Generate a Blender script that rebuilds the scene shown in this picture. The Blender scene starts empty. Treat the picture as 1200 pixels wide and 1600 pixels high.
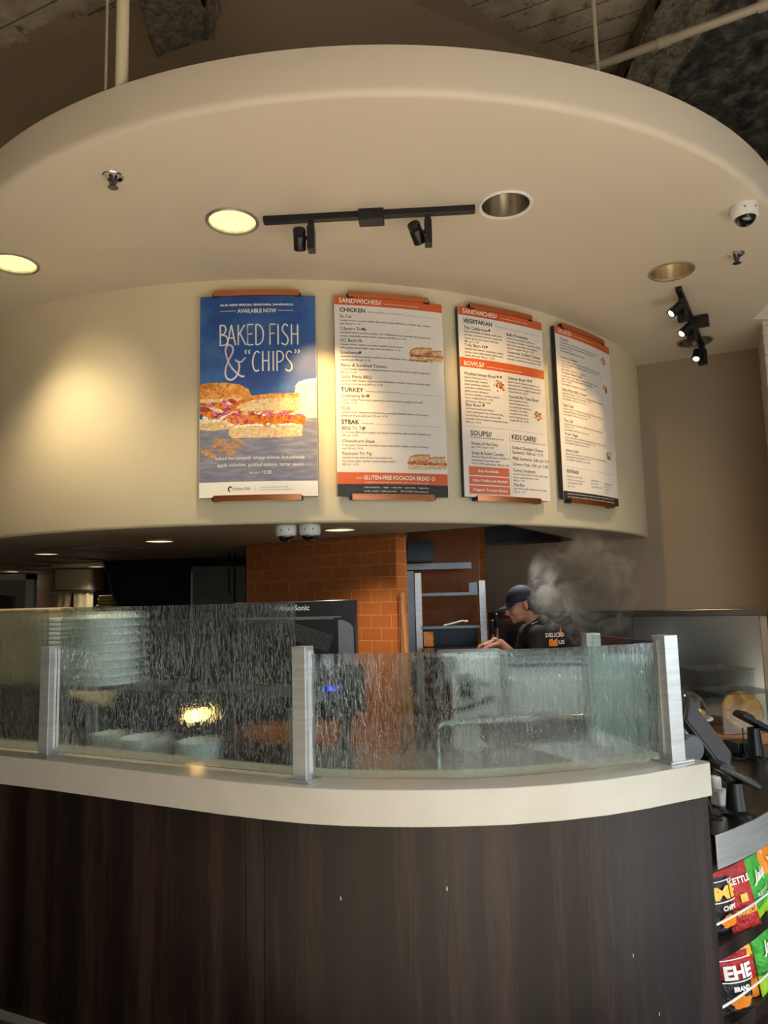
import bpy, bmesh, math, random
from mathutils import Vector, Matrix
from mathutils.geometry import tessellate_polygon
C = bpy.context.scene.collection
random.seed(7)
PI = math.pi
sin, cos = math.sin, math.cos

# ------------------------------------------------------------------ camera
cam_d = bpy.data.cameras.new('camera'); cam = bpy.data.objects.new('camera', cam_d); C.objects.link(cam)
M3 = ((0.99968765, 0.02499219, 0.0), (0.00291187, -0.11647493, -0.99318936), (-0.02482198, 0.99287914, -0.11651133))
mw = Matrix(M3).to_4x4(); mw.translation = Vector((0, 0, 1.6)); cam.matrix_world = mw
cam_d.sensor_fit = 'VERTICAL'; cam_d.sensor_height = 36; cam_d.lens = 36 * 1150 / 1600
cam_d.clip_start = 0.05
bpy.context.scene.camera = cam
vs = bpy.context.scene.view_settings
vs.view_transform = 'Standard'; vs.look = 'None'; vs.gamma = 1; vs.use_curve_mapping = False
vs.exposure = 0.0
# ------------------------------------------------------------------ world and daylight
w = bpy.data.worlds.new('world'); bpy.context.scene.world = w; w.use_nodes = True
w.node_tree.nodes['Background'].inputs[0].default_value = (0.80, 0.90, 1.0, 1)
w.node_tree.nodes['Background'].inputs[1].default_value = 0.3

def area(name, loc, target, sx, sy, power, col, spread=180):
    d = bpy.data.lights.new(name, 'AREA'); d.shape = 'RECTANGLE'; d.size = sx; d.size_y = sy
    d.energy = power; d.color = col; d.spread = math.radians(spread)
    o = bpy.data.objects.new(name, d); C.objects.link(o); o.location = loc
    o.rotation_euler = (Vector(target) - Vector(loc)).to_track_quat('-Z', 'Y').to_euler()
    return o
DAY = (0.86, 0.94, 1.0)
area('window_daylight', (6.38, -1.4, 1.9), (0, -1.4, -2.2), 5.6, 2.7, 340, DAY, 96)
area('shopfront_daylight', (2.6, -4.88, 1.8), (2.2, 0, .4), 4.6, 2.9, 34, DAY, 60)
# added warm fill behind the camera, pointing down to bounce off the floor
area('added_bounce_fill', (.6, -.7, 4.9), (.6, -.7, 0), 6.0, 3.4, 390, (1.0, .90, .76), 64)

def spot(name, loc, target, power, col, size=60, blend=.6, rad=.03):
    d = bpy.data.lights.new(name, 'SPOT'); d.energy = power; d.color = col; d.spot_size = math.radians(size)
    d.spot_blend = blend; d.shadow_soft_size = rad
    o = bpy.data.objects.new(name, d); C.objects.link(o); o.location = loc
    o.rotation_euler = (Vector(target) - Vector(loc)).to_track_quat('-Z', 'Y').to_euler()
    return o

# ------------------------------------------------------------------ materials
MATS = {}
def rgb(h):
    h = h.lstrip('#'); v = [int(h[i:i+2], 16) / 255 for i in (0, 2, 4)]
    return tuple(((c / 12.92) if c <= .04045 else ((c + .055) / 1.055) ** 2.4) for c in v) + (1,)
class N:
    def __init__(s, name):
        s.m = bpy.data.materials.new(name); s.m.use_nodes = True; s.t = s.m.node_tree
        s.b = s.t.nodes['Principled BSDF']; s.out = s.t.nodes['Material Output']; MATS[name] = s.m
    def n(s, ty, **kw):
        x = s.t.nodes.new(ty)
        for k, v in kw.items():
            if k.startswith('i_'): x.inputs[k[2:].replace('_', ' ')].default_value = v
            else: setattr(x, k, v)
        return x
    def l(s, a, b): s.t.links.new(a, b)
    def coord(s, scale=(1, 1, 1), kind='Object', rot=(0, 0, 0)):
        tc = s.n('ShaderNodeTexCoord'); mp = s.n('ShaderNodeMapping'); mp.inputs['Scale'].default_value = scale
        mp.inputs['Rotation'].default_value = rot
        s.l(tc.outputs[kind], mp.inputs['Vector']); return mp.outputs[0]
    def noise(s, vec, scale, detail=4, rough=.5, dist=0):
        x = s.n('ShaderNodeTexNoise'); x.inputs['Scale'].default_value = scale; x.inputs['Detail'].default_value = detail
        x.inputs['Roughness'].default_value = rough; x.inputs['Distortion'].default_value = dist
        s.l(vec, x.inputs['Vector']); return x.outputs['Fac']
    def ramp(s, fac, stops):
        r = s.n('ShaderNodeValToRGB'); e = r.color_ramp.elements
        while len(e) < len(stops): e.new(.5)
        for i, (p, c) in enumerate(stops):
            e[i].position = p; e[i].color = rgb(c) if isinstance(c, str) else (tuple(c) if len(c) == 4 else tuple(c) + (1,))
        s.l(fac, r.inputs[0]); return r.outputs[0]
    def bump(s, h, strength=.3, dist=.01):
        b = s.n('ShaderNodeBump'); b.inputs['Strength'].default_value = strength; b.inputs['Distance'].default_value = dist
        s.l(h, b.inputs['Height']); s.l(b.outputs[0], s.b.inputs['Normal']); return b
    def set(s, **kw):
        for k, v in kw.items(): s.b.inputs[k.replace('_', ' ')].default_value = v
        return s
def mat(name, col, rough=.5, metal=0, var=.06, scale=8, bump=0, bscale=60, bdist=.003, spec=.5, emis=None, es=0, stretch=(1, 1, 1), coat=0):
    """paint/plastic/metal with a little procedural variation of its colour"""
    n = N(name); c = rgb(col) if isinstance(col, str) else tuple(col) + (1,)
    v = n.coord(stretch)
    f = n.noise(v, scale, 4)
    lo = tuple(max(0, x * (1 - var)) for x in c[:3]); hi = tuple(min(1, x * (1 + var)) for x in c[:3])
    n.l(n.ramp(f, [(.3, lo), (.7, hi)]), n.b.inputs['Base Color'])
    n.set(Roughness=rough, Metallic=metal, Specular_IOR_Level=spec, Coat_Weight=coat)
    if bump: n.bump(n.noise(v, bscale, 6, .6), bump, bdist)
    if emis:
        n.b.inputs['Emission Color'].default_value = rgb(emis); n.b.inputs['Emission Strength'].default_value = es
    return n.m
M = MATS
mat('cream_paint', '#dfd2b4', .42, var=.02, scale=1.2, bump=.05, bscale=90)
mat('disc_paint', '#d6cab8', .55, var=.02, scale=1.0, bump=.05, bscale=90)
mat('taupe_paint', '#94836e', .6, var=.03, scale=1.5, bump=.06, bscale=80)
mat('dark_taupe', '#71655a', .6, var=.04, scale=1.5)
mat('soffit_paint', '#a89c8a', .5, var=.03, scale=2)
mat('slab_paint', '#b3b0a6', .26, var=.05, scale=7, bump=.12, bscale=45, bdist=.002)
mat('brushed_steel', '#b4b8b9', .38, .6, var=.12, scale=5, stretch=(1, 1, 14))
mat('brushed_steel_h', '#aeb1b1', .30, 1, var=.15, scale=5, stretch=(.6, .6, 30))
mat('dark_steel', '#5b5d5f', .35, 1, var=.15, scale=6)
mat('black_steel', '#1a1d22', .3, .8, var=.2, scale=6)
mat('counter_steel', '#6f6c68', .25, 1, var=.2, scale=5)
mat('chrome', '#d8d8d8', .12, 1, var=.03)
mat('copper', '#d98b5e', .28, 1, var=.10, scale=4, stretch=(1, 1, 20))
mat('black_metal', '#101011', .4, .0, var=.2)
mat('carton_black', '#060708', .3, 0)
mat('black_plastic', '#15161a', .35, 0, var=.15, bump=.05, bscale=300)
mat('grey_plastic', '#4b4f57', .45, 0, var=.1)
mat('dome_black', '#090a0c', .08, 0, coat=1)
mat('white_plastic', '#e6e5e0', .35, 0, var=.02)
mat('white_ceramic', '#dfe6e4', .25, 0, var=.03, scale=14)
mat('aluminium', '#d0cbc2', .22, 1, var=.25, scale=5, stretch=(6, 6, .3))
mat('steel_trim_ring', '#a9a49a', .35, .7, var=.05)
mat('tan_board', '#b9a47c', .5, var=.1, scale=10)
mat('parchment', '#a99a78', .7, var=.12, scale=9)
mat('yellow_cloth', '#cdb86c', .8, var=.15, scale=20, bump=.3)
mat('skin', '#c08a70', .5, var=.06, scale=20, spec=.4)
mat('navy_cap', '#20273a', .75, var=.2, scale=40, bump=.2, bscale=400)
mat('hair_brown', '#3a2b20', .7, var=.35, scale=60, stretch=(3, 3, 1), bump=.6, bscale=120, bdist=.01)
mat('black_shirt', '#222228', .85, var=.2, scale=14, bump=.25, bscale=30, bdist=.01)
mat('dark_denim', '#20242e', .85, var=.2, scale=30)
mat('ink', '#3a3734', .6, var=.02); mat('ink_grey', '#77716b', .6, var=.02)
mat('print_white', '#f0ede6', .5, var=.01); mat('print_orange', '#d2622f', .45, var=.03); mat('print_black', '#2b2c2e', .45, var=.05)
mat('print_salmon', '#d8714f', .45, var=.03); mat('print_pale', '#d8cfe0', .5, var=.04, scale=30)
mat('menu_paper', '#e6e2de', .4, var=.01)
mat('bread_wood', '#a8764d', .55, var=.25, scale=14, stretch=(1, 1, 6))
mat('peel_wood', '#c08a55', .5, var=.15, scale=14, stretch=(8, 8, .5))
mat('kraft', '#a2663f', .7, var=.1)
mat('amber', '#d98a1c', .4, var=.25, scale=40)
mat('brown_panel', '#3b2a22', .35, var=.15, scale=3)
mat('white_enamel', '#eef4f4', .3, var=.03)
mat('gray_seam', '#8a8378', .5, .4)
mat('black_rubber', '#0c0c0d', .6)
mat('bag_red', '#b8251f', .28, var=.3, scale=14, bump=.8, bscale=22, bdist=.03)
mat('bag_black', '#241d1e', .28, var=.3, scale=14, bump=.8, bscale=22, bdist=.03)
mat('bag_green', '#3fae35', .28, var=.3, scale=14, bump=.8, bscale=22, bdist=.03)
mat('bag_lime', '#9fd02e', .28, var=.2, scale=14); mat('bag_orange', '#ef8a1f', .28, var=.2, scale=14)
mat('bag_yellow', '#efc14a', .28, var=.2, scale=14)
mat('blue_led', '#2040ff', .4, emis='#2244ff', es=6)
mat('lamp_glow', '#fff3c0', .5, emis='#fbf2a8', es=1.0)
mat('lamp_glow_warm', '#ffe0a0', .5, emis='#ffc870', es=9)
mat('spot_glow', '#ffffff', .5, emis='#fff3e0', es=5)
mat('kitchen_glow', '#ffffff', .5, emis='#fff3b8', es=1.2)

# dark wood veneer (planks with vertical grain)
def wood(name, c0, c1, c2, rot=(0, 0, 0), rough=.32, sc=(9, 9, .55)):
    n = N(name); v = n.coord(sc, rot=rot)
    g = n.noise(v, 6, 8, .62, 1.2)
    v2 = n.coord((2.6, 2.6, .1), rot=rot); b = n.noise(v2, 3, 2)
    wv = n.n('ShaderNodeMath', operation='MULTIPLY_ADD'); n.l(g, wv.inputs[0]); wv.inputs[1].default_value = .55; n.l(b, wv.inputs[2])
    sb = n.n('ShaderNodeMath', operation='SUBTRACT'); n.l(wv.outputs[0], sb.inputs[0]); sb.inputs[1].default_value = .28
    col = n.ramp(sb.outputs[0], [(.3, c0), (.5, c1), (.72, c2)])
    # small pale nicks and scratches
    vs_ = n.coord((60, 60, 16), rot=rot); vo = n.n('ShaderNodeTexVoronoi'); vo.inputs['Scale'].default_value = 1.0; vo.inputs['Randomness'].default_value = 1
    n.l(vs_, vo.inputs['Vector'])
    sel = n.n('ShaderNodeSeparateColor'); n.l(vo.outputs['Color'], sel.inputs[0])
    gt = n.n('ShaderNodeMath', operation='GREATER_THAN'); n.l(sel.outputs[0], gt.inputs[0]); gt.inputs[1].default_value = .984
    lt = n.n('ShaderNodeMath', operation='LESS_THAN'); n.l(vo.outputs['Distance'], lt.inputs[0]); lt.inputs[1].default_value = .12
    mu = n.n('ShaderNodeMath', operation='MULTIPLY'); n.l(gt.outputs[0], mu.inputs[0]); n.l(lt.outputs[0], mu.inputs[1])
    mx = n.n('ShaderNodeMix', data_type='RGBA'); n.l(mu.outputs[0], mx.inputs[0]); n.l(col, mx.inputs[6]); mx.inputs[7].default_value = rgb('#b0a8a0')
    n.l(mx.outputs[2], n.b.inputs['Base Color'])
    n.set(Roughness=rough, Specular_IOR_Level=.3)
    n.bump(g, .12, .002)
wood('dark_veneer', '#0a0504', '#170e0b', '#32241d')
wood('shelf_veneer', '#1a1412', '#2a211e', '#3b312c', rough=.4)

# orange-brown glazed tile, running bond; uses UV in metres
def tile(name, c1, c2, mortar, wd, ht, rough=.25):
    n = N(name); uv = n.n('ShaderNodeUVMap'); br = n.n('ShaderNodeTexBrick')
    n.l(uv.outputs[0], br.inputs['Vector'])
    br.inputs['Color1'].default_value = rgb(c1); br.inputs['Color2'].default_value = rgb(c2); br.inputs['Mortar'].default_value = rgb(mortar)
    br.inputs['Scale'].default_value = 1; br.inputs['Brick Width'].default_value = wd; br.inputs['Row Height'].default_value = ht
    br.inputs['Mortar Size'].default_value = .0028; br.inputs['Mortar Smooth'].default_value = .35; br.offset = .5
    n.l(br.outputs['Color'], n.b.inputs['Base Color']); n.set(Roughness=rough)
    iv = n.n('ShaderNodeMath', operation='SUBTRACT'); iv.inputs[0].default_value = 1; n.l(br.outputs['Fac'], iv.inputs[1])
    n.bump(iv.outputs[0], .8, .004)
tile('orange_tile', '#ac622f', '#a35a2b', '#c48a58', .165, .0868)
tile('white_brick', '#cfc8ba', '#bdb5a7', '#9d9588', .20, .072, .8)
tile('floor_tile', '#3a2c27', '#332622', '#6f675f', .3, .3, .4)

def concrete(name, c0, c1, c2, scale, bstr, bdist, boards=False, spray=0):
    n = N(name); v = n.coord()
    f = n.noise(v, scale, 8, .65, .3)
    col = n.ramp(f, [(.32, c0), (.5, c1), (.68, c2)])
    if boards:
        uv = n.n('ShaderNodeTexCoord'); mp = n.n('ShaderNodeMapping'); mp.inputs['Rotation'].default_value = (0, 0, math.radians(boards))
        n.l(uv.outputs['Object'], mp.inputs['Vector'])
        br = n.n('ShaderNodeTexBrick'); br.inputs['Scale'].default_value = 1; br.inputs['Brick Width'].default_value = 6
        br.inputs['Row Height'].default_value = .16; br.inputs['Mortar Size'].default_value = .006; br.inputs['Mortar Smooth'].default_value = .2
        n.l(mp.outputs[0], br.inputs['Vector'])
        br.inputs['Color1'].default_value = (1, 1, 1, 1); br.inputs['Color2'].default_value = (.82, .82, .82, 1); br.inputs['Mortar'].default_value = (.35, .35, .35, 1)
        mx = n.n('ShaderNodeMix', data_type='RGBA', blend_type='MULTIPLY'); mx.inputs[0].default_value = 1
        n.l(col, mx.inputs[6]); n.l(br.outputs['Color'], mx.inputs[7])
        # dark spalls
        sp = n.noise(v, 14, 8, .7); spr = n.ramp(sp, [(.36, (.2, .2, .2)), (.42, (1, 1, 1))])
        m2 = n.n('ShaderNodeMix', data_type='RGBA', blend_type='MULTIPLY'); m2.inputs[0].default_value = .7
        n.l(mx.outputs[2], m2.inputs[6]); n.l(spr, m2.inputs[7]); col = m2.outputs[2]
    n.l(col, n.b.inputs['Base Color']); n.set(Roughness=.9, Specular_IOR_Level=.2)
    n.bump(n.noise(v, scale * 3, 8, .7), bstr, bdist)
concrete('board_concrete', '#6d6353', '#a29784', '#bfb4a0', 2.5, .5, .02, boards=25)
concrete('spray_concrete', '#34332f', '#64625d', '#a5a198', 9, 1, .12)
concrete('lumpy_concrete', '#6d655b', '#b0a695', '#d6cab6', 22, 1, .08)

# streaked patterned glass
def glass_mat(name, tint, streak=True, refr=.6, ior=1.05, bd=.0012):
    """thin sheet glass: mostly see-through, gently bending streaks, Fresnel reflection"""
    n = N(name); t = n.t; t.nodes.remove(n.b)
    tr = n.n('ShaderNodeBsdfTransparent'); tr.inputs[0].default_value = rgb(tint)
    gl = n.n('ShaderNodeBsdfAnisotropic'); gl.inputs['Roughness'].default_value = .04 if streak else .01
    fr = n.n('ShaderNodeFresnel'); ge = n.n('ShaderNodeNewGeometry'); im = n.n('ShaderNodeMapRange'); im.inputs[3].default_value = 1.5; im.inputs[4].default_value = 1 / 1.5
    n.l(ge.outputs['Backfacing'], im.inputs[0]); n.l(im.outputs[0], fr.inputs[0])
    body = tr.outputs[0]
    if streak:
        def lines(sc, w_, dist):
            v = n.coord(sc); a = n.noise(v, 2.2, 2, .5, dist)
            r = n.n('ShaderNodeMath', operation='SUBTRACT'); n.l(a, r.inputs[0]); r.inputs[1].default_value = .5
            ab = n.n('ShaderNodeMath', operation='ABSOLUTE'); n.l(r.outputs[0], ab.inputs[0])
            mr = n.n('ShaderNodeMapRange'); n.l(ab.outputs[0], mr.inputs[0]); mr.inputs[1].default_value = 0; mr.inputs[2].default_value = w_; mr.inputs[3].default_value = 1; mr.inputs[4].default_value = 0
            return mr.outputs[0]
        l1 = lines((15, 15, 4.5), .022, 1.8); l2 = lines((34, 34, 5), .028, .8)
        mxx = n.n('ShaderNodeMath', operation='MAXIMUM'); n.l(l1, mxx.inputs[0]); n.l(l2, mxx.inputs[1])
        big = n.noise(n.coord((30, 30, 5)), 1.3, 2)
        ad = n.n('ShaderNodeMath', operation='MULTIPLY_ADD'); n.l(big, ad.inputs[0]); ad.inputs[1].default_value = 1.4; n.l(mxx.outputs[0], ad.inputs[2])
        b = n.n('ShaderNodeBump'); b.inputs['Strength'].default_value = 1; b.inputs['Distance'].default_value = bd; n.l(ad.outputs[0], b.inputs['Height'])
        rf = n.n('ShaderNodeBsdfRefraction'); rf.inputs['IOR'].default_value = ior; rf.inputs['Roughness'].default_value = 0; rf.inputs['Color'].default_value = rgb(tint); n.l(b.outputs[0], rf.inputs['Normal'])
        n.l(b.outputs[0], gl.inputs['Normal']); n.l(b.outputs[0], fr.inputs['Normal'])
        m1_ = n.n('ShaderNodeMixShader'); m1_.inputs[0].default_value = refr; n.l(tr.outputs[0], m1_.inputs[1]); n.l(rf.outputs[0], m1_.inputs[2])
        df = n.n('ShaderNodeBsdfDiffuse'); df.inputs[0].default_value = (.85, .9, .9, 1); tl = n.n('ShaderNodeBsdfTranslucent'); tl.inputs[0].default_value = (.85, .9, .9, 1)
        dd = n.n('ShaderNodeMixShader'); dd.inputs[0].default_value = .5; n.l(df.outputs[0], dd.inputs[1]); n.l(tl.outputs[0], dd.inputs[2])
        k = n.n('ShaderNodeMath', operation='MULTIPLY_ADD'); n.l(mxx.outputs[0], k.inputs[0]); k.inputs[1].default_value = .07; k.inputs[2].default_value = .004
        m2_ = n.n('ShaderNodeMixShader'); n.l(k.outputs[0], m2_.inputs[0]); n.l(m1_.outputs[0], m2_.inputs[1]); n.l(dd.outputs[0], m2_.inputs[2]); body = m2_.outputs[0]
    mx = n.n('ShaderNodeMixShader'); n.l(fr.outputs[0], mx.inputs[0]); n.l(body, mx.inputs[1]); n.l(gl.outputs[0], mx.inputs[2]); n.l(mx.outputs[0], n.out.inputs[0]); return n.m
glass_mat('streaked_glass', '#edf5f3')
glass_mat('clear_acrylic', '#f6f9f9', False)
glass_mat('clear_glass', '#e6f3f0', False)

# poster background: mottled blue painted backdrop
n = N('poster_blue'); v = n.coord((1, 1, 1)); f = n.noise(v, 2.2, 6, .6, .6)
n.l(n.ramp(f, [(.3, '#163a7c'), (.5, '#23549c'), (.7, '#4f79b8')]), n.b.inputs['Base Color']); n.set(Roughness=.42)
n = N('poster_table'); v = n.coord((3, 3, 16)); f = n.noise(v, 3, 6, .6)
n.l(n.ramp(f, [(.3, '#6d6f86'), (.5, '#7f8095'), (.7, '#9a9aa8')]), n.b.inputs['Base Color']); n.set(Roughness=.42)
def food(name, a, b, c, sc=40):
    n = N(name); v = n.coord(); f = n.noise(v, sc, 6, .7, 1)
    n.l(n.ramp(f, [(.34, a), (.5, b), (.66, c)]), n.b.inputs['Base Color']); n.set(Roughness=.42)
food('crust', '#a9591a', '#d08a3c', '#ecc07c', 30); food('crumb', '#b58a58', '#d9bb8c', '#ecdcb8', 60)
food('fish', '#8a3a10', '#d87318', '#f2a23c', 45); food('onion', '#8c2f5e', '#cf5b8e', '#eab0c8', 35)
food('slaw', '#8e8a70', '#e8e2d0', '#fbf8ee', 50); food('jar_cream', '#c9c3ae', '#ddd8c4', '#efeadb', 20); food('chip_onion', '#8f6a48', '#b58a60', '#cda880', 60)
food('garnish', '#3a2218', '#a83420', '#d98048', 110); food('greens', '#2e4a1c', '#55702e', '#a8b060', 60)
food('pizza_bread', '#8c5a24', '#c2914e', '#e2bd7e', 9)

# ------------------------------------------------------------------ mesh builder (world coordinates; parents only translate)
class MB:
    def __init__(s): s.v = []; s.f = []; s.m = []; s.uv = []; s.mats = []; s.cur = 0; s.hasuv = False
    def use(s, name):
        if name not in s.mats: s.mats.append(name)
        s.cur = s.mats.index(name); return s
    def add(s, vs_, fs, uvs=None):
        o = len(s.v); s.v += [tuple(p) for p in vs_]
        for i, f in enumerate(fs):
            s.f.append([o + k for k in f]); s.m.append(s.cur); s.uv.append(uvs[i] if uvs else None)
        if uvs: s.hasuv = True
        return s
    def box(s, c, d, rz=0, rx=0, ry=0):
        R = Matrix.Rotation(rz, 3, 'Z') @ Matrix.Rotation(ry, 3, 'Y') @ Matrix.Rotation(rx, 3, 'X'); c = Vector(c)
        P = [c + R @ Vector((x * d[0] / 2, y * d[1] / 2, z * d[2] / 2)) for x in (-1, 1) for y in (-1, 1) for z in (-1, 1)]
        return s.add(P, [(0, 1, 3, 2), (4, 6, 7, 5), (0, 4, 5, 1), (2, 3, 7, 6), (0, 2, 6, 4), (1, 5, 7, 3)])
    def prism(s, poly, z0, z1, uv=False):
        n_ = len(poly); a = sum(poly[i][0] * poly[(i + 1) % n_][1] - poly[(i + 1) % n_][0] * poly[i][1] for i in range(n_))
        if a < 0: poly = poly[::-1]
        P = [(x, y, z0) for x, y in poly] + [(x, y, z1) for x, y in poly]; F = []; U = []
        d = 0
        for i in range(n_):
            j = (i + 1) % n_; L = math.dist(poly[i], poly[j])
            F.append((i, j, n_ + j, n_ + i)); U.append([(d, z0), (d + L, z0), (d + L, z1), (d, z1)]); d += L
        tri = tessellate_polygon([[Vector((x, y, 0)) for x, y in poly]])
        for t in tri:
            F.append(tuple(n_ + k for k in t)); U.append([poly[k] for k in t])
            F.append(tuple(reversed(t))); U.append([poly[k] for k in reversed(t)])
        return s.add(P, F, U if uv else None)
    def ribbon(s, pts, z0, z1, th=0.0, closed=False):
        """vertical wall along plan points; th = thickness towards the left-hand normal"""
        if th:
            off = []
            for i in range(len(pts)):
                a = Vector(pts[max(0, i - 1)]); b = Vector(pts[min(len(pts) - 1, i + 1)]); t = (b - a).normalized()
                off.append((pts[i][0] - t.y * th, pts[i][1] + t.x * th))
            n_ = len(pts); P = []
            for (p, q) in zip(pts, off): P += [(p[0], p[1], z0), (p[0], p[1], z1), (q[0], q[1], z1), (q[0], q[1], z0)]
            F = []; U = []; d = 0
            for i in range(n_ - 1):
                L = math.dist(pts[i], pts[i + 1]); a = 4 * i; b = a + 4
                for k in range(4):
                    k2 = (k + 1) % 4; F.append((a + k, b + k, b + k2, a + k2))
                    zz = [z0, z1, z1, z0]; U.append([(d, zz[k]), (d + L, zz[k]), (d + L, zz[k2]), (d, zz[k2])])
                d += L
            F += [(0, 1, 2, 3), (4 * n_ - 1, 4 * n_ - 2, 4 * n_ - 3, 4 * n_ - 4)]; U += [[(0, 0)] * 4] * 2
            return s.add(P, F, U)
        P = []
        for p in pts: P += [(p[0], p[1], z0), (p[0], p[1], z1)]
        return s.add(P, [(2 * i, 2 * i + 2, 2 * i + 3, 2 * i + 1) for i in range(len(pts) - 1)])
    def tube(s, pts, r, seg=10, caps=True):
        pts = [Vector(p) for p in pts]; n_ = len(pts); rr = r if isinstance(r, (list, tuple)) else [r] * n_
        P = []; t0 = (pts[1] - pts[0]).normalized(); up = Vector((0, 0, 1)) if abs(t0.z) < .9 else Vector((1, 0, 0))
        u = t0.cross(up).normalized()
        for i in range(n_):
            t = ((pts[min(n_ - 1, i + 1)] - pts[max(0, i - 1)])).normalized(); u = (u - t * u.dot(t)).normalized(); w_ = t.cross(u)
            for k in range(seg):
                a = 2 * PI * k / seg; P.append(pts[i] + (u * cos(a) + w_ * sin(a)) * rr[i])
        F = [(i * seg + k, i * seg + (k + 1) % seg, (i + 1) * seg + (k + 1) % seg, (i + 1) * seg + k) for i in range(n_ - 1) for k in range(seg)]
        if caps: F += [tuple(reversed(range(seg))), tuple((n_ - 1) * seg + k for k in range(seg))]
        return s.add(P, F)
    def lathe(s, prof, c=(0, 0, 0), seg=32, axis=None, sx=1, sy=1):
        c = Vector(c); R = Matrix.Identity(3) if axis is None else Vector((0, 0, 1)).rotation_difference(Vector(axis)).to_matrix()
        P = []
        for (r, z) in prof:
            for k in range(seg):
                a = 2 * PI * k / seg; P.append(c + R @ Vector((r * cos(a) * sx, r * sin(a) * sy, z)))
        F = [(i * seg + k, i * seg + (k + 1) % seg, (i + 1) * seg + (k + 1) % seg, (i + 1) * seg + k) for i in range(len(prof) - 1) for k in range(seg)]
        if prof[0][0] > 1e-5 and prof[0][0] < 5: F.append(tuple(reversed(range(seg))))
        if prof[-1][0] > 1e-5: F.append(tuple((len(prof) - 1) * seg + k for k in range(seg)))
        return s.add(P, F)
    def ring(s, prof, c=(0, 0, 0), seg=40):
        """open lathe, no caps"""
        c = Vector(c); P = [c + Vector((r * cos(2 * PI * k / seg), r * sin(2 * PI * k / seg), z)) for (r, z) in prof for k in range(seg)]
        return s.add(P, [(i * seg + k, i * seg + (k + 1) % seg, (i + 1) * seg + (k + 1) % seg, (i + 1) * seg + k) for i in range(len(prof) - 1) for k in range(seg)])
    def ball(s, c, r, seg=16, rings=10, R=None):
        r = Vector(r) if not isinstance(r, (int, float)) else Vector((r, r, r)); c = Vector(c); R = R or Matrix.Identity(3)
        P = []
        for i in range(rings + 1):
            th = PI * i / rings
            for k in range(seg):
                a = 2 * PI * k / seg; P.append(c + R @ Vector((r.x * sin(th) * cos(a), r.y * sin(th) * sin(a), r.z * cos(th))))
        return s.add(P, [(i * seg + k, (i + 1) * seg + k, (i + 1) * seg + (k + 1) % seg, i * seg + (k + 1) % seg) for i in range(rings) for k in range(seg)])
    def cap(s, a, b, ra, rb, seg=16):
        s.tube([a, b], [ra, rb], seg); s.ball(a, ra, seg); s.ball(b, rb, seg); return s
    def build(s, name, parent=None, smooth=True, bevel=0, remesh=0, smooth_it=0, angle=35, loc=None):
        me = bpy.data.meshes.new(name)
        off = Vector((0, 0, 0))
        if parent is not None:
            p = parent
            while p is not None: off += p.location; p = p.parent
        elif loc is not None: off = Vector(loc)
        me.from_pydata([Vector(v) - off for v in s.v], [], s.f)
        for n_ in s.mats: me.materials.append(MATS[n_])
        for p, mi in zip(me.polygons, s.m): p.material_index = mi
        if s.hasuv:
            ul = me.uv_layers.new(name='UVMap')
            for p, uv in zip(me.polygons, s.uv):
                if uv:
                    for li, q in zip(p.loop_indices, uv): ul.data[li].uv = q
        bm = bmesh.new(); bm.from_mesh(me)
        if not s.hasuv and not remesh: bmesh.ops.remove_doubles(bm, verts=bm.verts, dist=1e-6)
        bmesh.ops.recalc_face_normals(bm, faces=bm.faces)
        bm.to_mesh(me); bm.free()
        o = bpy.data.objects.new(name, me); C.objects.link(o)
        if parent is not None: o.parent = parent
        else: o.location = off
        if remesh:
            r = o.modifiers.new('r', 'REMESH'); r.mode = 'VOXEL'; r.voxel_size = remesh
            if smooth_it: q = o.modifiers.new('s', 'SMOOTH'); q.iterations = smooth_it; q.factor = .5
            dg = bpy.context.evaluated_depsgraph_get(); m2 = bpy.data.meshes.new_from_object(o.evaluated_get(dg)); o.modifiers.clear(); o.data = m2
            me = m2
            if not me.materials and s.mats: me.materials.append(MATS[s.mats[0]])
        if bevel:
            b = o.modifiers.new('bevel', 'BEVEL'); b.width = bevel; b.segments = 2; b.limit_method = 'ANGLE'; b.angle_limit = math.radians(40)
        if smooth:
            me.shade_smooth()
            if not remesh:
                try: me.set_sharp_from_angle(angle=math.radians(angle))
                except Exception: pass
        return o
def thing(name, label, cat, loc=(0, 0, 0), group=None):
    o = bpy.data.objects.new(name, None); C.objects.link(o); o.location = loc; o.empty_display_size = .05
    o['label'] = label; o['category'] = cat
    if group: o['group'] = group
    return o
def tag(o, label, cat, group=None, kind=None):
    o['label'] = label; o['category'] = cat
    if group: o['group'] = group
    if kind: o['kind'] = kind
    return o
def struct(o): o['kind'] = 'structure'; return o
def copy_tree(o, loc, label, parent=None):
    c = o.copy(); C.objects.link(c); c.location = loc
    if parent is None: c['label'] = label
    for ch in o.children:
        d = ch.copy(); C.objects.link(d); d.parent = c
        for g in ch.children: e = g.copy(); C.objects.link(e); e.parent = d
    return c

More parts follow.
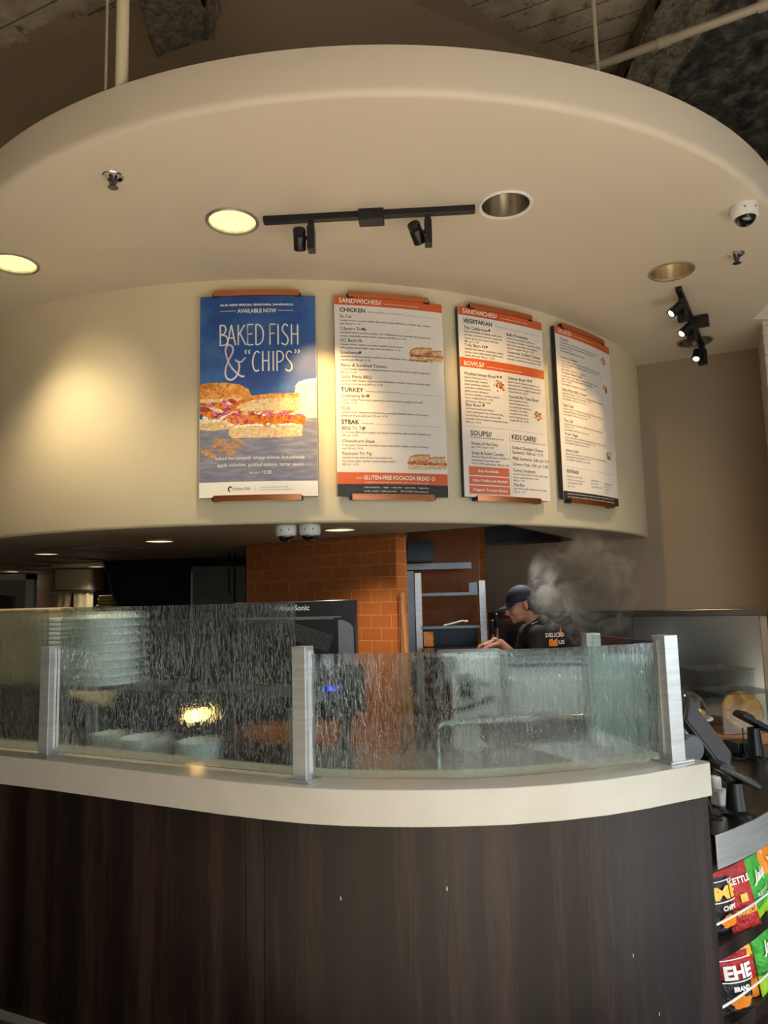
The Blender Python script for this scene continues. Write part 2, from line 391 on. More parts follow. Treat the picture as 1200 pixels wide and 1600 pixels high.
# ------------------------------------------------------------------ lettering
_tc = {}
def text_mesh(txt, size, align='LEFT', thick=0, sx=1, shear=0, space=1, res=2):
    k = (txt, size, align, thick, sx, shear, space, res)
    if k in _tc: return _tc[k]
    cu = bpy.data.curves.new('t', 'FONT'); cu.body = txt; cu.size = size; cu.align_x = align; cu.resolution_u = res
    cu.offset = thick; cu.shear = shear; cu.space_character = space; cu.fill_mode = 'FRONT'
    ob = bpy.data.objects.new('t', cu); me = bpy.data.meshes.new_from_object(ob)
    V = [(v.co.x * sx, v.co.y) for v in me.vertices]; F = [tuple(p.vertices) for p in me.polygons]
    bpy.data.meshes.remove(me); bpy.data.objects.remove(ob); bpy.data.curves.remove(cu)
    _tc[k] = (V, F); return V, F
class Print:
    """flat graphics collected on a sheet; mapper turns (u, v, lift) into a world point. u right, v up, metres"""
    def __init__(s, mapper): s.mb = MB(); s.map = mapper; s.k = 1
    def lift(s): s.k += 1; return s.k * 0.00035
    def text(s, t, u, v, size, m='ink', align='LEFT', L=None, **kw):
        V, F = text_mesh(t, size, align, **kw); L = L or s.lift() if False else .0030
        s.mb.use(m).add([s.map(u + a, v + b, L) for a, b in V], F)
    def fit(s, t, u0, u1, v, size, m='ink', **kw):
        """text squeezed so that it spans u0..u1"""
        V, F = text_mesh(t, size, 'LEFT', **kw)
        if not V: return
        a = min(p[0] for p in V); b = max(p[0] for p in V); k = (u1 - u0) / (b - a)
        s.mb.use(m).add([s.map(u0 + (p[0] - a) * k, v + p[1], .0030) for p in V], F)
    def rect(s, u0, v0, u1, v1, m, L=.0008, n=10):
        P = []; 
        for i in range(n + 1):
            u = u0 + (u1 - u0) * i / n; P += [s.map(u, v0, L), s.map(u, v1, L)]
        s.mb.use(m).add(P, [(2 * i, 2 * i + 2, 2 * i + 3, 2 * i + 1) for i in range(n)])
    def poly(s, pts, m, L):
        """flat polygon, cut into narrow vertical strips so that it follows the curved sheet"""
        tri = tessellate_polygon([[Vector((a, b, 0)) for a, b in pts]]); s.mb.use(m); SW = .035
        def clip(P, x, keep_right):
            o = []
            for i in range(len(P)):
                a, b = P[i], P[(i + 1) % len(P)]; ia = (a[0] >= x) == keep_right or a[0] == x; ib = (b[0] >= x) == keep_right or b[0] == x
                if ia: o.append(a)
                if ia != ib and a[0] != b[0]: t = (x - a[0]) / (b[0] - a[0]); o.append((x, a[1] + (b[1] - a[1]) * t))
            return o
        for t in tri:
            T = [pts[k] for k in t]; x0 = min(q[0] for q in T); x1 = max(q[0] for q in T)
            if x1 - x0 < SW: s.mb.add([s.map(a, b, L) for a, b in T], [(0, 1, 2)]); continue
            k = math.floor(x0 / SW)
            while k * SW < x1:
                Q = clip(clip(T, k * SW, True), (k + 1) * SW, False)
                if len(Q) > 2: s.mb.add([s.map(a, b, L) for a, b in Q], [tuple(range(len(Q)))])
                k += 1
    def blob(s, u, v, ru, rv, m, L, n=18, jit=.12, rot=0, seed=0):
        rd = random.Random(seed * 991 + int(u * 1e4) + int(v * 1e4)); pts = []
        for i in range(n):
            a = 2 * PI * i / n; k = 1 + rd.uniform(-jit, jit); x = ru * cos(a) * k; y = rv * sin(a) * k
            pts.append((u + x * cos(rot) - y * sin(rot), v + x * sin(rot) + y * cos(rot)))
        s.poly(pts, m, L)
    def stroke(s, pts, w_, m, L=.0030, jit=0):
        rd = random.Random(len(pts) * 7 + int(pts[0][0] * 1e4)); P = []; q_ = [pts[0]]
        for a, b in zip(pts, pts[1:]):
            k = max(1, int(abs(b[0] - a[0]) / .035)); q_ += [(a[0] + (b[0] - a[0]) * i / k, a[1] + (b[1] - a[1]) * i / k) for i in range(1, k + 1)]
        pts = q_
        for i, p in enumerate(pts):
            a = Vector(pts[max(0, i - 1)]); b = Vector(pts[min(len(pts) - 1, i + 1)]); t = (b - a).normalized(); q = Vector((-t.y, t.x)) * (w_ / 2) * (1 + rd.uniform(-jit, jit))
            P += [s.map(p[0] + q.x, p[1] + q.y, L), s.map(p[0] - q.x, p[1] - q.y, L)]
        s.mb.use(m).add(P, [(2 * i, 2 * i + 1, 2 * i + 3, 2 * i + 2) for i in range(len(pts) - 1)])

# ================================================================== STRUCTURE
DZ, DT = 3.494, 3.694            # underside and top of the round hanging ceiling
SZ = 2.04                        # kitchen soffit
DECK = 5.05
CX, CY, RD = -.793, 7.348, 3.183 # menu drum circle
def arc(cx, cy, R, a0, a1, n_):
    o = []
    for i in range(n_ + 1):
        a = math.radians(a0 + (a1 - a0) * i / n_); o.append((cx + R * sin(a), cy - R * cos(a)))
    return o
def drum_r(deg): t = max(0, min(1, (deg - 44) / 18)); return RD + .052 * t * t * (3 - 2 * t)
def drum_pt(deg, off=0):
    a = math.radians(deg); r = drum_r(deg) + off; return (CX + r * sin(a), CY - r * cos(a))
DRUM = [drum_pt(-72 + i * (138.5) / 110) for i in range(111)]

mat('bounce_concrete', '#c9c0b0', .35, var=.08, scale=3)  # unseen floor before the counter, made pale to bounce light upward
m = MB().use('floor_tile'); m.prism([(-7, 2.05), (6.5, 2.05), (6.5, 10), (-7, 10)], -.05, 0, uv=True); m.use('bounce_concrete'); m.prism([(-7, -5), (6.5, -5), (6.5, 2.05), (-7, 2.05)], -.05, 0, uv=True)
struct(m.build('floor', smooth=False))
# concrete deck and its beams
m = MB().use('board_concrete'); m.prism([(-7, -5), (1.93, -5), (1.93, 10), (-7, 10)], DECK, DECK + .15); struct(m.build('ceiling', smooth=False))
# sprayed rough slab bay, subdivided and lumpy
def lumpy(name, x0, x1, y0, y1, z0, z1, step, amp, matn, seed=1):
    bm = bmesh.new()
    from mathutils import noise as nz
    nx = max(2, int((x1 - x0) / step)); ny = max(2, int((y1 - y0) / step)); nzn = max(1, int((z1 - z0) / step))
    def disp(p): 
        q = p * 5 + Vector((seed, seed, seed)); v = nz.fractal(q, .9, 2.1, 4) * amp
        return v
    G = {}
    mbx = MB().use(matn)
    def sheet(fn, a, b, nrm):
        P = []
        for i in range(a + 1):
            for j in range(b + 1):
                p = Vector(fn(i / a, j / b)); P.append(p + Vector(nrm) * disp(p))
        mbx.add(P, [(i * (b + 1) + j, (i + 1) * (b + 1) + j, (i + 1) * (b + 1) + j + 1, i * (b + 1) + j + 1) for i in range(a) for j in range(b)])
    X = lambda t: x0 + (x1 - x0) * t
    Y = lambda t: y0 + (y1 - y0) * t
    Z = lambda t: z0 + (z1 - z0) * t
    sheet(lambda s_, t: (X(s_), Y(t), z0), nx, ny, (0, 0, -1))
    if z1 - z0 > .05:
        sheet(lambda s_, t: (x0, Y(s_), Z(t)), ny, nzn, (-1, 0, 0)); sheet(lambda s_, t: (x1, Y(s_), Z(t)), ny, nzn, (1, 0, 0))
        sheet(lambda s_, t: (X(s_), y0, Z(t)), nx, nzn, (0, -1, 0))
    else: mbx.add([(x0, y0, z1), (x1, y0, z1), (x1, y1, z1), (x0, y1, z1)], [(0, 1, 2, 3)])
    return struct(mbx.build(name, smooth=True, angle=180))
lumpy('ceiling_sprayed_bay', 1.93, 6.5, 2.0, 8.0, DECK - .02, DECK + .02, .05, .05, 'spray_concrete', 3)
lumpy('ceiling_beam', 1.62, 1.95, 1.0, 8.0, DECK - .16, DECK + .04, .04, .04, 'lumpy_concrete', 5)
lumpy('ceiling_beam_stub', -1.2, -.86, 1.0, 3.95, DECK - .40, DECK + .04, .035, .05, 'lumpy_concrete', 9)
# outer walls of the shop (behind and beside the camera) with window openings
m = MB().use('taupe_paint')
for a, b in (((-7, -5), (.2, -5)), ((5.0, -5), (6.5, -5))): m.ribbon([a, b], 0, DECK, .2)
m.ribbon([(.2, -5), (5.0, -5)], 0, .35, .2); m.ribbon([(.2, -5), (5.0, -5)], 3.3, DECK, .2)
struct(m.build('wall_front', smooth=False))
m = MB().use('taupe_paint')
m.ribbon([(6.5, -5), (6.5, -4.3)], 0, DECK, -.2); m.ribbon([(6.5, 1.5), (6.5, 10)], 0, DECK, -.2)
m.ribbon([(6.5, -4.3), (6.5, 1.5)], 0, .5, -.2); m.ribbon([(6.5, -4.3), (6.5, 1.5)], 3.3, DECK, -.2)
struct(m.build('wall_right', smooth=False))
m = MB().use('dark_taupe'); m.ribbon([(-7, -5), (-7, 10)], 0, DECK, .2); struct(m.build('wall_left', smooth=False))
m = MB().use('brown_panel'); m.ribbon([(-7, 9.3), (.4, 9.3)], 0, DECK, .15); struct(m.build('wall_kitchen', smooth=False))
for k, (a, b, z0, z1) in enumerate((((.2, -5), (5.0, -5), .35, 3.3), ((6.5, -4.3), (6.5, 1.5), .5, 3.3))):
    m = MB().use('black_metal'); nn = 4
    for i in range(nn + 1):
        t = i / nn; m.box((a[0] + (b[0] - a[0]) * t, a[1] + (b[1] - a[1]) * t, (z0 + z1) / 2), (.06, .06, z1 - z0))
    for z in (z0, z1, 2.3):
        m.box(((a[0] + b[0]) / 2, (a[1] + b[1]) / 2, z), (abs(b[0] - a[0]) + .06, abs(b[1] - a[1]) + .06, .06))
    struct(m.build('window_%d' % (k + 1), smooth=False))
# back wall behind the worker (slants away to the left)
WB = lambda x, o=0: (x, 6.99 - .45 * x - o)
m = MB().use('taupe_paint'); m.ribbon([WB(.3), WB(3.6)], 0, DECK, .15); struct(m.build('wall_back', smooth=False))
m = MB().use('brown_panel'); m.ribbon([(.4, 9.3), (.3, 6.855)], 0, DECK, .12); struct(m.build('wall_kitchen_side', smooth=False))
# brick pillar at the right
m = MB().use('white_brick'); m.prism([(2.725, 5.06), (3.5, 4.66), (3.9, 5.45), (2.98, 5.62)], 0, DZ, uv=True)
struct(m.build('wall_brick_pillar', smooth=False, bevel=.006))

# the drum: cream menu wall between soffit and round ceiling, taupe above
m = MB().use('cream_paint')
P = []; lv = [(0.03, SZ), (0.012, SZ), (0.003, SZ + .006), (0, SZ + .016), (0, SZ + .6), (0, DZ + .02)]
for (off, z) in lv: P += [drum_pt(-72 + i * 138.5 / 110, -off) + (z,) for i in range(111)]
m.add(P, [(a * 111 + i, a * 111 + i + 1, (a + 1) * 111 + i + 1, (a + 1) * 111 + i) for a in range(len(lv) - 1) for i in range(110)])
# inner face
m.ribbon([drum_pt(-72 + i * 138.5 / 110, -.12) for i in range(111)], SZ + .02, DZ)
struct(m.build('wall_menu_drum', angle=60))
rj = random.Random(4)
UP = [(-3.4, 4.85), (-2.39, 4.36), (-1.88, 4.12), (-1.31, 3.85), (-.9, 3.70), (-.5, 3.64), (-.1, 3.72), (.22, 3.90), (.64, 4.13), (.97, 4.30), (1.5, 4.62), (2.0, 5.1), (2.3, 5.8)]
UPS = []
for i in range(len(UP) - 1):
    q0, q1, q2, q3 = (Vector(UP[max(0, min(len(UP) - 1, i + k))]) for k in (-1, 0, 1, 2))
    for k in range(10): t_ = k / 10; q = .5 * ((2 * q1) + (-q0 + q2) * t_ + (2 * q0 - 5 * q1 + 4 * q2 - q3) * t_ * t_ + (-q0 + 3 * q1 - 3 * q2 + q3) * t_ ** 3); UPS.append((q.x, q.y))
UPS.append(UP[-1])
m = MB().use('taupe_paint'); m.ribbon(UPS, DT - .01, DECK + .02); struct(m.build('wall_upper_drum', angle=60))
# ragged drywall mud where the upper wall meets the deck
m = MB().use('taupe_paint'); P = []; Q = []; dp = .03
for i in range(len(UPS) - 1):
    a, b = Vector(UPS[i]), Vector(UPS[i + 1]); t_ = (b - a).normalized()
    for k in range(3):
        q = a.lerp(b, k / 3); dp = max(.005, min(.13, dp + rj.uniform(-.035, .035))) if k else dp
        P.append((q.x - t_.y * .02, q.y + t_.x * .02, DECK - .006)); Q.append((q.x + t_.y * dp, q.y - t_.x * dp, DECK - .008))
n_ = len(P); m.add(P + Q, [(i, i + 1, n_ + i + 1, n_ + i) for i in range(n_ - 1)])
struct(m.build('trim_1', smooth=False))

# round hanging ceiling with can-light holes
GX, GY, GR = -.04, 5.29, 2.715
CANS = [(-.723, 3.491), (.631, 3.398), (-2.017, 3.888), (1.749, 4.198), (2.41, 5.444)]
def hole(x, y, r, n_=36): return [Vector((x + r * cos(2 * PI * i / n_), y + r * sin(2 * PI * i / n_), 0)) for i in range(n_)]
def plate_with_holes(mb, outer, holes, z):
    loops = [[Vector((x, y, 0)) for x, y in outer]] + holes
    flat = [p for lp in loops for p in lp]; tri = tessellate_polygon(loops)
    mb.add([(p.x, p.y, z) for p in flat], [tuple(t) for t in tri])
A_ = arc(GX, GY, GR, -85, 84, 120)
tail = [(2.76, 5.02), (3.4, 5.02), (3.4, 7.2), (-4.6, 7.2), (-4.6, 5.9), (-3.1, 5.25)]
def disc_loop(off): return [(GX + (x - GX) * (GR - off) / GR, GY + (y - GY) * (GR - off) / GR) for x, y in A_] + tail
m = MB().use('disc_paint'); lv = [(0, DT), (0, DZ + .032), (.004, DZ + .018), (.011, DZ + .007), (.022, DZ + .001), (.03, DZ)]
P = []; L = len(A_) + len(tail)
for off, z in lv: P += [(x, y, z) for x, y in disc_loop(off)]
m.add(P, [(a * L + i, a * L + (i + 1) % L, (a + 1) * L + (i + 1) % L, (a + 1) * L + i) for a in range(len(lv) - 1) for i in range(L)])
plate_with_holes(m, disc_loop(.03), [hole(x, y, .118) for x, y in CANS], DZ)
plate_with_holes(m, disc_loop(0), [], DT)
struct(m.build('ceiling_disc', angle=50))

# kitchen soffit with can holes and the open hood bay
HOOD = [(.16, 5.0), (.775, 4.64), (1.53, 5.98), (1.43, 6.116), (.40, 6.35), (.18, 6.42)]
KC = [(-1.58, 5.146), (-2.817, 6.121), (-3.273, 8.333), (-4.558, 9.0), (-.281, 4.627)]
m = MB().use('soffit_paint')
out = [drum_pt(-70 + i * 136 / 80, -.028) for i in range(81)]
out = out + [WB(.32, .005), (.32, 9.28), (-6.9, 9.28), (-6.9, 6.2)]
plate_with_holes(m, out, [hole(x, y, .098, 28) for x, y in KC] + [[Vector((x, y, 0)) for x, y in HOOD]], SZ)
for (x, y) in KC: pass
m.prism([(-6.9, 6.2), (-6.9, 9.28), (.3, 9.28), (.3, 6.9), (.1, 6.6), (-1, 6.3)], SZ + .3, SZ + .32)
struct(m.build('ceiling_kitchen_soffit', smooth=False))
# access panel seams on the soffit
SE = [((-2.078, 5.282), (-1.727, 5.893)), ((-2.81, 6.705), (-2.675, 7.345)), ((-3.767, 7.445), (-3.561, 7.849))]
for i, (a, b) in enumerate(SE):
    a = Vector(a); b = Vector(b); t = (b - a).normalized(); q = Vector((-t.y, t.x))
    m = MB().use('gray_seam')
    c = [a, b, b + q * .6, a + q * .6]
    for j in range(4):
        p0, p1 = c[j], c[(j + 1) % 4]; mid = (p0 + p1) / 2; d = p1 - p0
        m.box((mid.x, mid.y, SZ - .0085), (d.length + .02, .018, .012), rz=math.atan2(d.y, d.x))
    o = m.build('access_panel', smooth=False, loc=(a.x, a.y, SZ))
    tag(o, ['grey framed access panel in the kitchen soffit nearest the menu wall', 'framed access panel in the soffit over the middle of the kitchen', 'framed access panel in the soffit furthest back at the left'][i], 'access panel', 'access panels in the kitchen soffit')
# ================================================================== HOOD
spot('added_hood_fill', (.95, 5.35, SZ + .40), (.8, 5.1, 0), 75, (1, .95, .86), 130, .8, .1)  # added fill inside the hood to brighten worker, steam and equipment
t = thing('extractor_hood', 'dark stainless extractor hood recessed in the soffit above the steam', 'hood', (.8, 5.5, 2.04))
mat('hood_steel', '#59616b', .3, 1, var=.2, scale=3)
m = MB().use('hood_steel')
far = [(.18, 6.42), (.40, 6.37), (.75, 6.33), (1.1, 6.24), (1.43, 6.13), (1.535, 5.99)]
m.ribbon(far, SZ - .012, SZ + .5, .02); m.build('rear_panel', t)
m = MB().use('dark_steel'); m.ribbon([(.775, 4.62), (1.54, 5.985)], SZ - .004, SZ + .5, -.01); m.build('side_panel', t, smooth=False)
m = MB().use('dark_steel'); m.ribbon([(.15, 4.995), (.775, 4.625)], SZ - .004, SZ + .5, -.01); m.build('front_panel', t, smooth=False)
m = MB().use('black_steel'); m.ribbon([(.15, 5.0), (.17, 6.42)], SZ - .004, SZ + .5, .01); m.build('side_panel', t, smooth=False)
m = MB().use('black_steel'); m.prism([(x, y) for x, y in HOOD], SZ + .5, SZ + .52); m.build('top_panel', t, smooth=False)
m = MB().use('dark_steel')
for k in range(6): m.box((.45 + k * .16, 5.75 - .04 * k, SZ + .36), (.15, .5, .03), rx=.5)
m.build('filter', t, smooth=False)

# ================================================================== CAN LIGHTS
def can_light(x, y, z, r, lit, label, group, depth=.16):
    t = thing('downlight', label, 'downlight', (x, y, z), group)
    m = MB().use('steel_trim_ring' if lit != 'off1' else 'white_plastic')
    m.ring([(r * .87, .002), (r * .88, -.006), (r * .96, -.009), (r * 1.0, -.004), (r * 1.0, .002)], (x, y, z)); m.build('trim_ring', t)
    m = MB().use('aluminium'); m.ring([(r * .87, .0), (r * .80, depth * .5), (r * .66, depth)], (x, y, z)); m.build('reflector', t)
    m = MB().use({'on': 'lamp_glow', 'warm': 'lamp_glow_warm', 'kitchen': 'kitchen_glow'}.get(lit, 'aluminium'))
    zz = {'on': .010, 'kitchen': -.003}.get(lit, depth - .005)
    rr = r * .86 if lit in ('on', 'kitchen') else r * .67
    m.lathe([(0.0, zz), (rr, zz)][::-1] + [], (x, y, z), 36) if False else m.add([(x + rr * cos(2 * PI * k / 36), y + rr * sin(2 * PI * k / 36), z + zz) for k in range(36)], [tuple(range(36))])
    m.build('lamp_lens' if lit in ('on', 'warm', 'kitchen') else 'lamp', t, smooth=False)
    return t
GRP = 'round can lights in the curved hanging ceiling'
can_light(*CANS[0], DZ, .133, 'on', 'lit round can light just left of the long black track', GRP)
can_light(*CANS[1], DZ, .133, 'off1', 'unlit white rimmed can light with mirror reflector at the right end of the long track', GRP)
can_light(*CANS[2], DZ, .133, 'on', 'lit can light at the far left, cut by the picture edge', GRP)
can_light(*CANS[3], DZ, .133, 'warm', 'warm lit can light with ribbed reflector above the three spotlights', GRP)
can_light(*CANS[4], DZ, .133, 'off', 'dark unlit can light behind the lowest of the three spotlights', GRP)
KG = 'round can lights in the low kitchen soffit'
for (x, y), lb in zip(KC, ('lit can light in the soffit under the blue poster, left of the two dome cameras', 'lit can light in the low soffit above the big white dish stack', 'thin sliver of lit can light just left of the black steel canopy', 'lit can light furthest back at the left edge above the doorway', 'lit can light in the soffit just right of the two dome cameras')):
    can_light(x, y, SZ, .11, 'kitchen', lb, KG)
WARM = (1.0, .80, .52)
for i in (0, 2, 3): spot('can_lamp', (CANS[i][0], CANS[i][1], DZ - .03), (CANS[i][0], CANS[i][1] - .01, 0), 70, WARM, 110, .8, .08)
for (x, y) in KC: spot('kitchen_can_lamp', (x, y, SZ - .03), (x, y - .01, 0), 60 if y < 6 else 30, (1, .9, .72), 130, .8, .08)

# ================================================================== TRACK LIGHTS
def spot_head(parent, base, aim, side, lit, name='spotlight'):
    """gear box hanging from the track with a cylinder lamp beside it; a part of its track light"""
    b = Vector(base); aim = Vector(aim).normalized(); sd = Vector(side).normalized()
    m = MB().use('black_metal'); rz = math.atan2(sd.y, sd.x)
    m.box(b + Vector((0, 0, -.018)), (.03, .035, .036), rz); m.box(b + Vector((0, 0, -.095)), (.036, .062, .12), rz)
    h = m.build(name, parent, bevel=.003)
    c = b + sd * .058 + Vector((0, 0, -.085))
    m = MB().use('black_metal'); m.tube([b + Vector((0, 0, -.085)), c], .011, 10)
    a = c - aim * .05; e = c + aim * .055; m.lathe([(.0001, 0), (.026, .001), (.031, .006), (.031, .03), (.029, .033), (.031, .036), (.031, .105), (.027, .105), (.026, .095), (.0001, .092)], a, 24, axis=aim)
    m.build('lamp_housing', h)
    m = MB().use('spot_glow'); m.lathe([(.0001, .094), (.0255, .0945)], a, 20, axis=aim); m.build('lamp_lens', h)
    return c + aim * .07
TL = thing('track_light', 'long black ceiling track with two lamp heads above the menu boards', 'track light', (-.04, 3.43, DZ))
p0, p1 = Vector((-.561, 3.461, DZ - .017)), Vector((.482, 3.402, DZ - .017)); mid = (p0 + p1) / 2; d = p1 - p0; rz1 = math.atan2(d.y, d.x)
m = MB().use('black_metal'); m.box(mid, (d.length, .036, .034), rz1); m.build('track', TL, bevel=.003)
m = MB().use('black_metal'); m.box((-.026, 3.43, DZ - .03), (.125, .075, .06), rz1); m.build('power_feed', TL, bevel=.004)
e1 = spot_head(TL, (-.325, 3.448, DZ - .034), (-.05, .75, -.66), (-1, .05, 0), False)
e2 = spot_head(TL, (.250, 3.415, DZ - .034), (.35, .75, -.6), (-1, .05, 0), False)
TL2 = thing('track_light', 'short black ceiling track with three lit spotlights at the right', 'track light', (2.23, 5.04, DZ))
p0, p1 = Vector((1.876, 4.414, DZ - .017)), Vector((2.50, 5.52, DZ - .017)); mid = (p0 + p1) / 2; d = p1 - p0; rz2 = math.atan2(d.y, d.x)
m = MB().use('black_metal'); m.box(mid, (d.length, .036, .034), rz2); m.build('track', TL2, bevel=.003)
m = MB().use('black_metal'); m.box(mid + Vector((.05, -.03, -.02)), (.1, .1, .06), rz2); m.build('power_feed', TL2, bevel=.004)
T2 = []
for k, (f_, am) in enumerate(((.10, (-.75, -.18, -.62)), (.44, (-.70, -.25, -.62)), (.93, (-.35, -.45, -.75)))):
    bp = p0 + d * f_; bp.z = DZ - .034
    T2.append((spot_head(TL2, bp, am, (-.9, -.42, 0), True), Vector(am)))
SPOTC = (1.0, .62, .25)
spot('track_lamp', e1, (-.31, 4.14, 2.74), 100, SPOTC, 46, 1, .02)
spot('track_lamp', e2, (.90, 4.60, 2.80), 75, SPOTC, 44, 1, .02)
for (e, am), tg in zip(T2, ((1.22, 4.85, 2.9), (1.35, 4.95, 2.6), (1.3, 4.3, 1.0))): spot('track_lamp', e, tg, 26, SPOTC, 44, 1, .02)
# spotlights further along the left of the drum, outside the picture
spot('track_lamp', (-2.2, 3.3, 3.35), (-1.75, 4.3, 2.8), 22, (1, .80, .45), 50, 1, .03)

# ================================================================== SPRINKLERS, DOME CAMERAS
def sprinkler(x, y, z, label):
    t = thing('sprinkler', label, 'sprinkler', (x, y, z), 'fire sprinklers in the hanging ceiling')
    m = MB().use('chrome'); m.ring([(.018, .004), (.03, -.002), (.042, -.006), (.046, -.002), (.046, .001)], (x, y, z)); m.build('escutcheon', t)
    m = MB().use('dark_steel'); m.lathe([(.020, .0), (.012, -.012), (.009, -.03), (.006, -.045)], (x, y, z), 16)
    m.tube([(x - .013, y, z - .012), (x - .016, y, z - .032), (x, y, z - .052)], .003, 8); m.tube([(x + .013, y, z - .012), (x + .016, y, z - .032), (x, y, z - .052)], .003, 8); m.build('frame', t)
    m = MB().use('dark_steel'); m.lathe([(.0001, -.052), (.021, -.053), (.021, -.056), (.0001, -.057)], (x, y, z), 16)
    for k in range(10):
        a = 2 * PI * k / 10; m.box((x + .021 * cos(a), y + .021 * sin(a), z - .0545), (.008, .003, .002), a)
    m.build('deflector', t)
sprinkler(-1.166, 3.072, DZ, 'small chrome fire sprinkler at the left of the curved ceiling')
sprinkler(2.038, 3.991, DZ, 'small fire sprinkler below the dome camera at the right')
def dome_camera(x, y, z, r, label, group=None):
    t = thing('dome_camera', label, 'security camera', (x, y, z), group)
    m = MB().use('white_plastic'); m.lathe([(r * .96, 0), (r, -.006), (r, -.045), (r * .95, -.058), (r * .78, -.064), (r * .72, -.060)][::-1], (x, y, z), 36); m.build('housing', t)
    m = MB().use('dome_black'); m.lathe([(r * .74 * cos(a), -.06 - r * .66 * sin(a)) for a in [PI / 2 * i / 8 for i in range(8)]] + [(.0005, -.06 - r * .66)], (x, y, z), 32); m.build('dome', t)
    for a in (-1.2, -2.0): MB().use('black_metal').ball((x + r * cos(a), y + r * sin(a), z - .03), .004, 8, 6).build('screw', t)
dome_camera(1.832, 3.470, DZ, .066, 'white dome security camera on the ceiling at the far right')
dome_camera(-.578, 4.318, SZ, .062, 'left of the two white dome cameras under the blue poster wall', 'dome cameras under the menu wall')
dome_camera(-.438, 4.312, SZ, .062, 'right of the two white dome cameras under the menu wall', 'dome cameras under the menu wall')
# rods and pipes above the disc
for (x, y, r, lb) in ((-1.101, 2.80, .006, 'thin hanging rod left of the thick white pipe'), (.922, 2.79, .008, 'thin hanging rod at the right beside the rough concrete beam')):
    o = MB().use('soffit_paint').tube([(x, y, DT), (x, y, DECK)], r, 8).build('hanging_rod', loc=(x, y, DT)); tag(o, lb, 'rod', 'rods holding up the round ceiling')
o = MB().use('cream_paint').tube([(-1.035, 2.80, DT), (-1.035, 2.80, DECK)], .026, 16).build('hanging_pipe', loc=(-1.035, 2.8, DT)); tag(o, 'thick white painted vertical pipe above the round ceiling at left', 'pipe')
o = MB().use('soffit_paint'); o.tube([(1.1, 4.0, 4.6), (2.9, 3.0, 4.6)], .024, 14); o.tube([(2.04, 3.478, 4.6), (2.04, 3.478, DECK)], .012, 8)
for f_ in (.28, .52, .8): q = Vector((1.1, 4.0, 4.6)).lerp(Vector((2.9, 3.0, 4.6)), f_); o.tube([q - Vector((.03, -.017, 0)), q + Vector((.03, -.017, 0))], .031, 14)
o = o.build('ceiling_pipe', loc=(1.1, 4.0, 4.6)); tag(o, 'diagonal painted pipe running under the rough concrete at the upper right', 'pipe')
o = MB().use('lumpy_concrete').tube([(1.80, 3.0, DECK - .19), (1.80, 6.0, DECK - .19)], .008, 8).build('conduit', loc=(1.8, 3, DECK - .2)); tag(o, 'thin conduit along the rough concrete beam at upper right', 'conduit')

# ================================================================== FRONT COUNTER
FC = [(-3.2, 3.87), (-2.6, 3.585), (-1.60, 3.105), (-1.346, 2.985), (-1.10, 2.858), (-.82, 2.712), (-.562, 2.580)]
cv = [(-.40, 2.507), (-.268, 2.456), (-.15, 2.425), (-.022, 2.405), (.08, 2.394), (.179, 2.390), (.28, 2.391), (.38, 2.397), (.54, 2.424), (.703, 2.470), (.85, 2.532), (.983, 2.600), (1.12, 2.668)]
FC = FC + cv
def offset(pts, d):
    o = []
    for i in range(len(pts)):
        a = Vector(pts[max(0, i - 1)]); b = Vector(pts[min(len(pts) - 1, i + 1)]); t = (b - a).normalized()
        o.append((pts[i][0] - t.y * d, pts[i][1] + t.x * d))
    return o
SLT, SLB = 1.0, .888
back = offset(FC, .27)
m = MB().use('slab_paint'); m.prism(FC + [(1.125, 2.69), (1.05, 2.80), (.99, 2.88)] + back[::-1][1:], SLB, SLT)
o = m.build('countertop', bevel=.007, loc=(0, 2.6, SLB), angle=30); tag(o, 'thick cream bar top curving across the dark wood counter', 'countertop')
CT = thing('service_counter', 'dark brown wood veneer counter front under the cream bar top', 'counter', (0, 2.6, 0))
FB = offset(FC, .022)
def seg(pts, x0, x1):
    def at(x):
        for a, b in zip(pts, pts[1:]):
            if a[0] <= x <= b[0]: t = (x - a[0]) / (b[0] - a[0]); return (x, a[1] + (b[1] - a[1]) * t)
    return [at(x0)] + [p for p in pts if x0 < p[0] < x1] + [at(x1)]
for (x0, x1) in ((-3.1, -.4905), (-.488, -.425), (-.4225, 1.1195)):
    x1 = min(x1, FB[-1][0] - .0001); MB().use('dark_veneer').ribbon(seg(FB, x0, x1), .0, SLB, .03).build('front_panel', CT, smooth=True, angle=30)
e = FB[-1]
MB().use('dark_veneer').ribbon([e, (e[0] - .06, e[1] + .30)], 0, SLB, .03).build('end_panel', CT, smooth=False)
MB().use('gray_seam').ribbon(offset(FC, .008)[:-1], 0, .028, .012).build('kick_strip', CT)
MB().use('gray_seam').ribbon(seg(offset(FC, .030), -.4905, -.4225), .02, SLB, .004).build('joint_strip', CT)
# rear work counter behind the glass
BC0 = offset(FC, .27); BC1 = offset(FC, .95)
PREP = thing('prep_counter', 'stainless prep counter behind the streaked glass', 'prep counter', (0, 3.3, 0))
pp = [p for p in BC0 if p[0] < .9]; pq = [p for p in BC1 if p[0] < .62]
m = MB().use('counter_steel'); m.prism(pp + pq[::-1], .90, .93); m.build('worktop', PREP, smooth=False, bevel=.003)
m = MB().use('dark_steel'); m.prism(offset(pp, .03) + offset(pq, -.03)[::-1], .1, .90); m.build('base_cabinet', PREP, smooth=False)

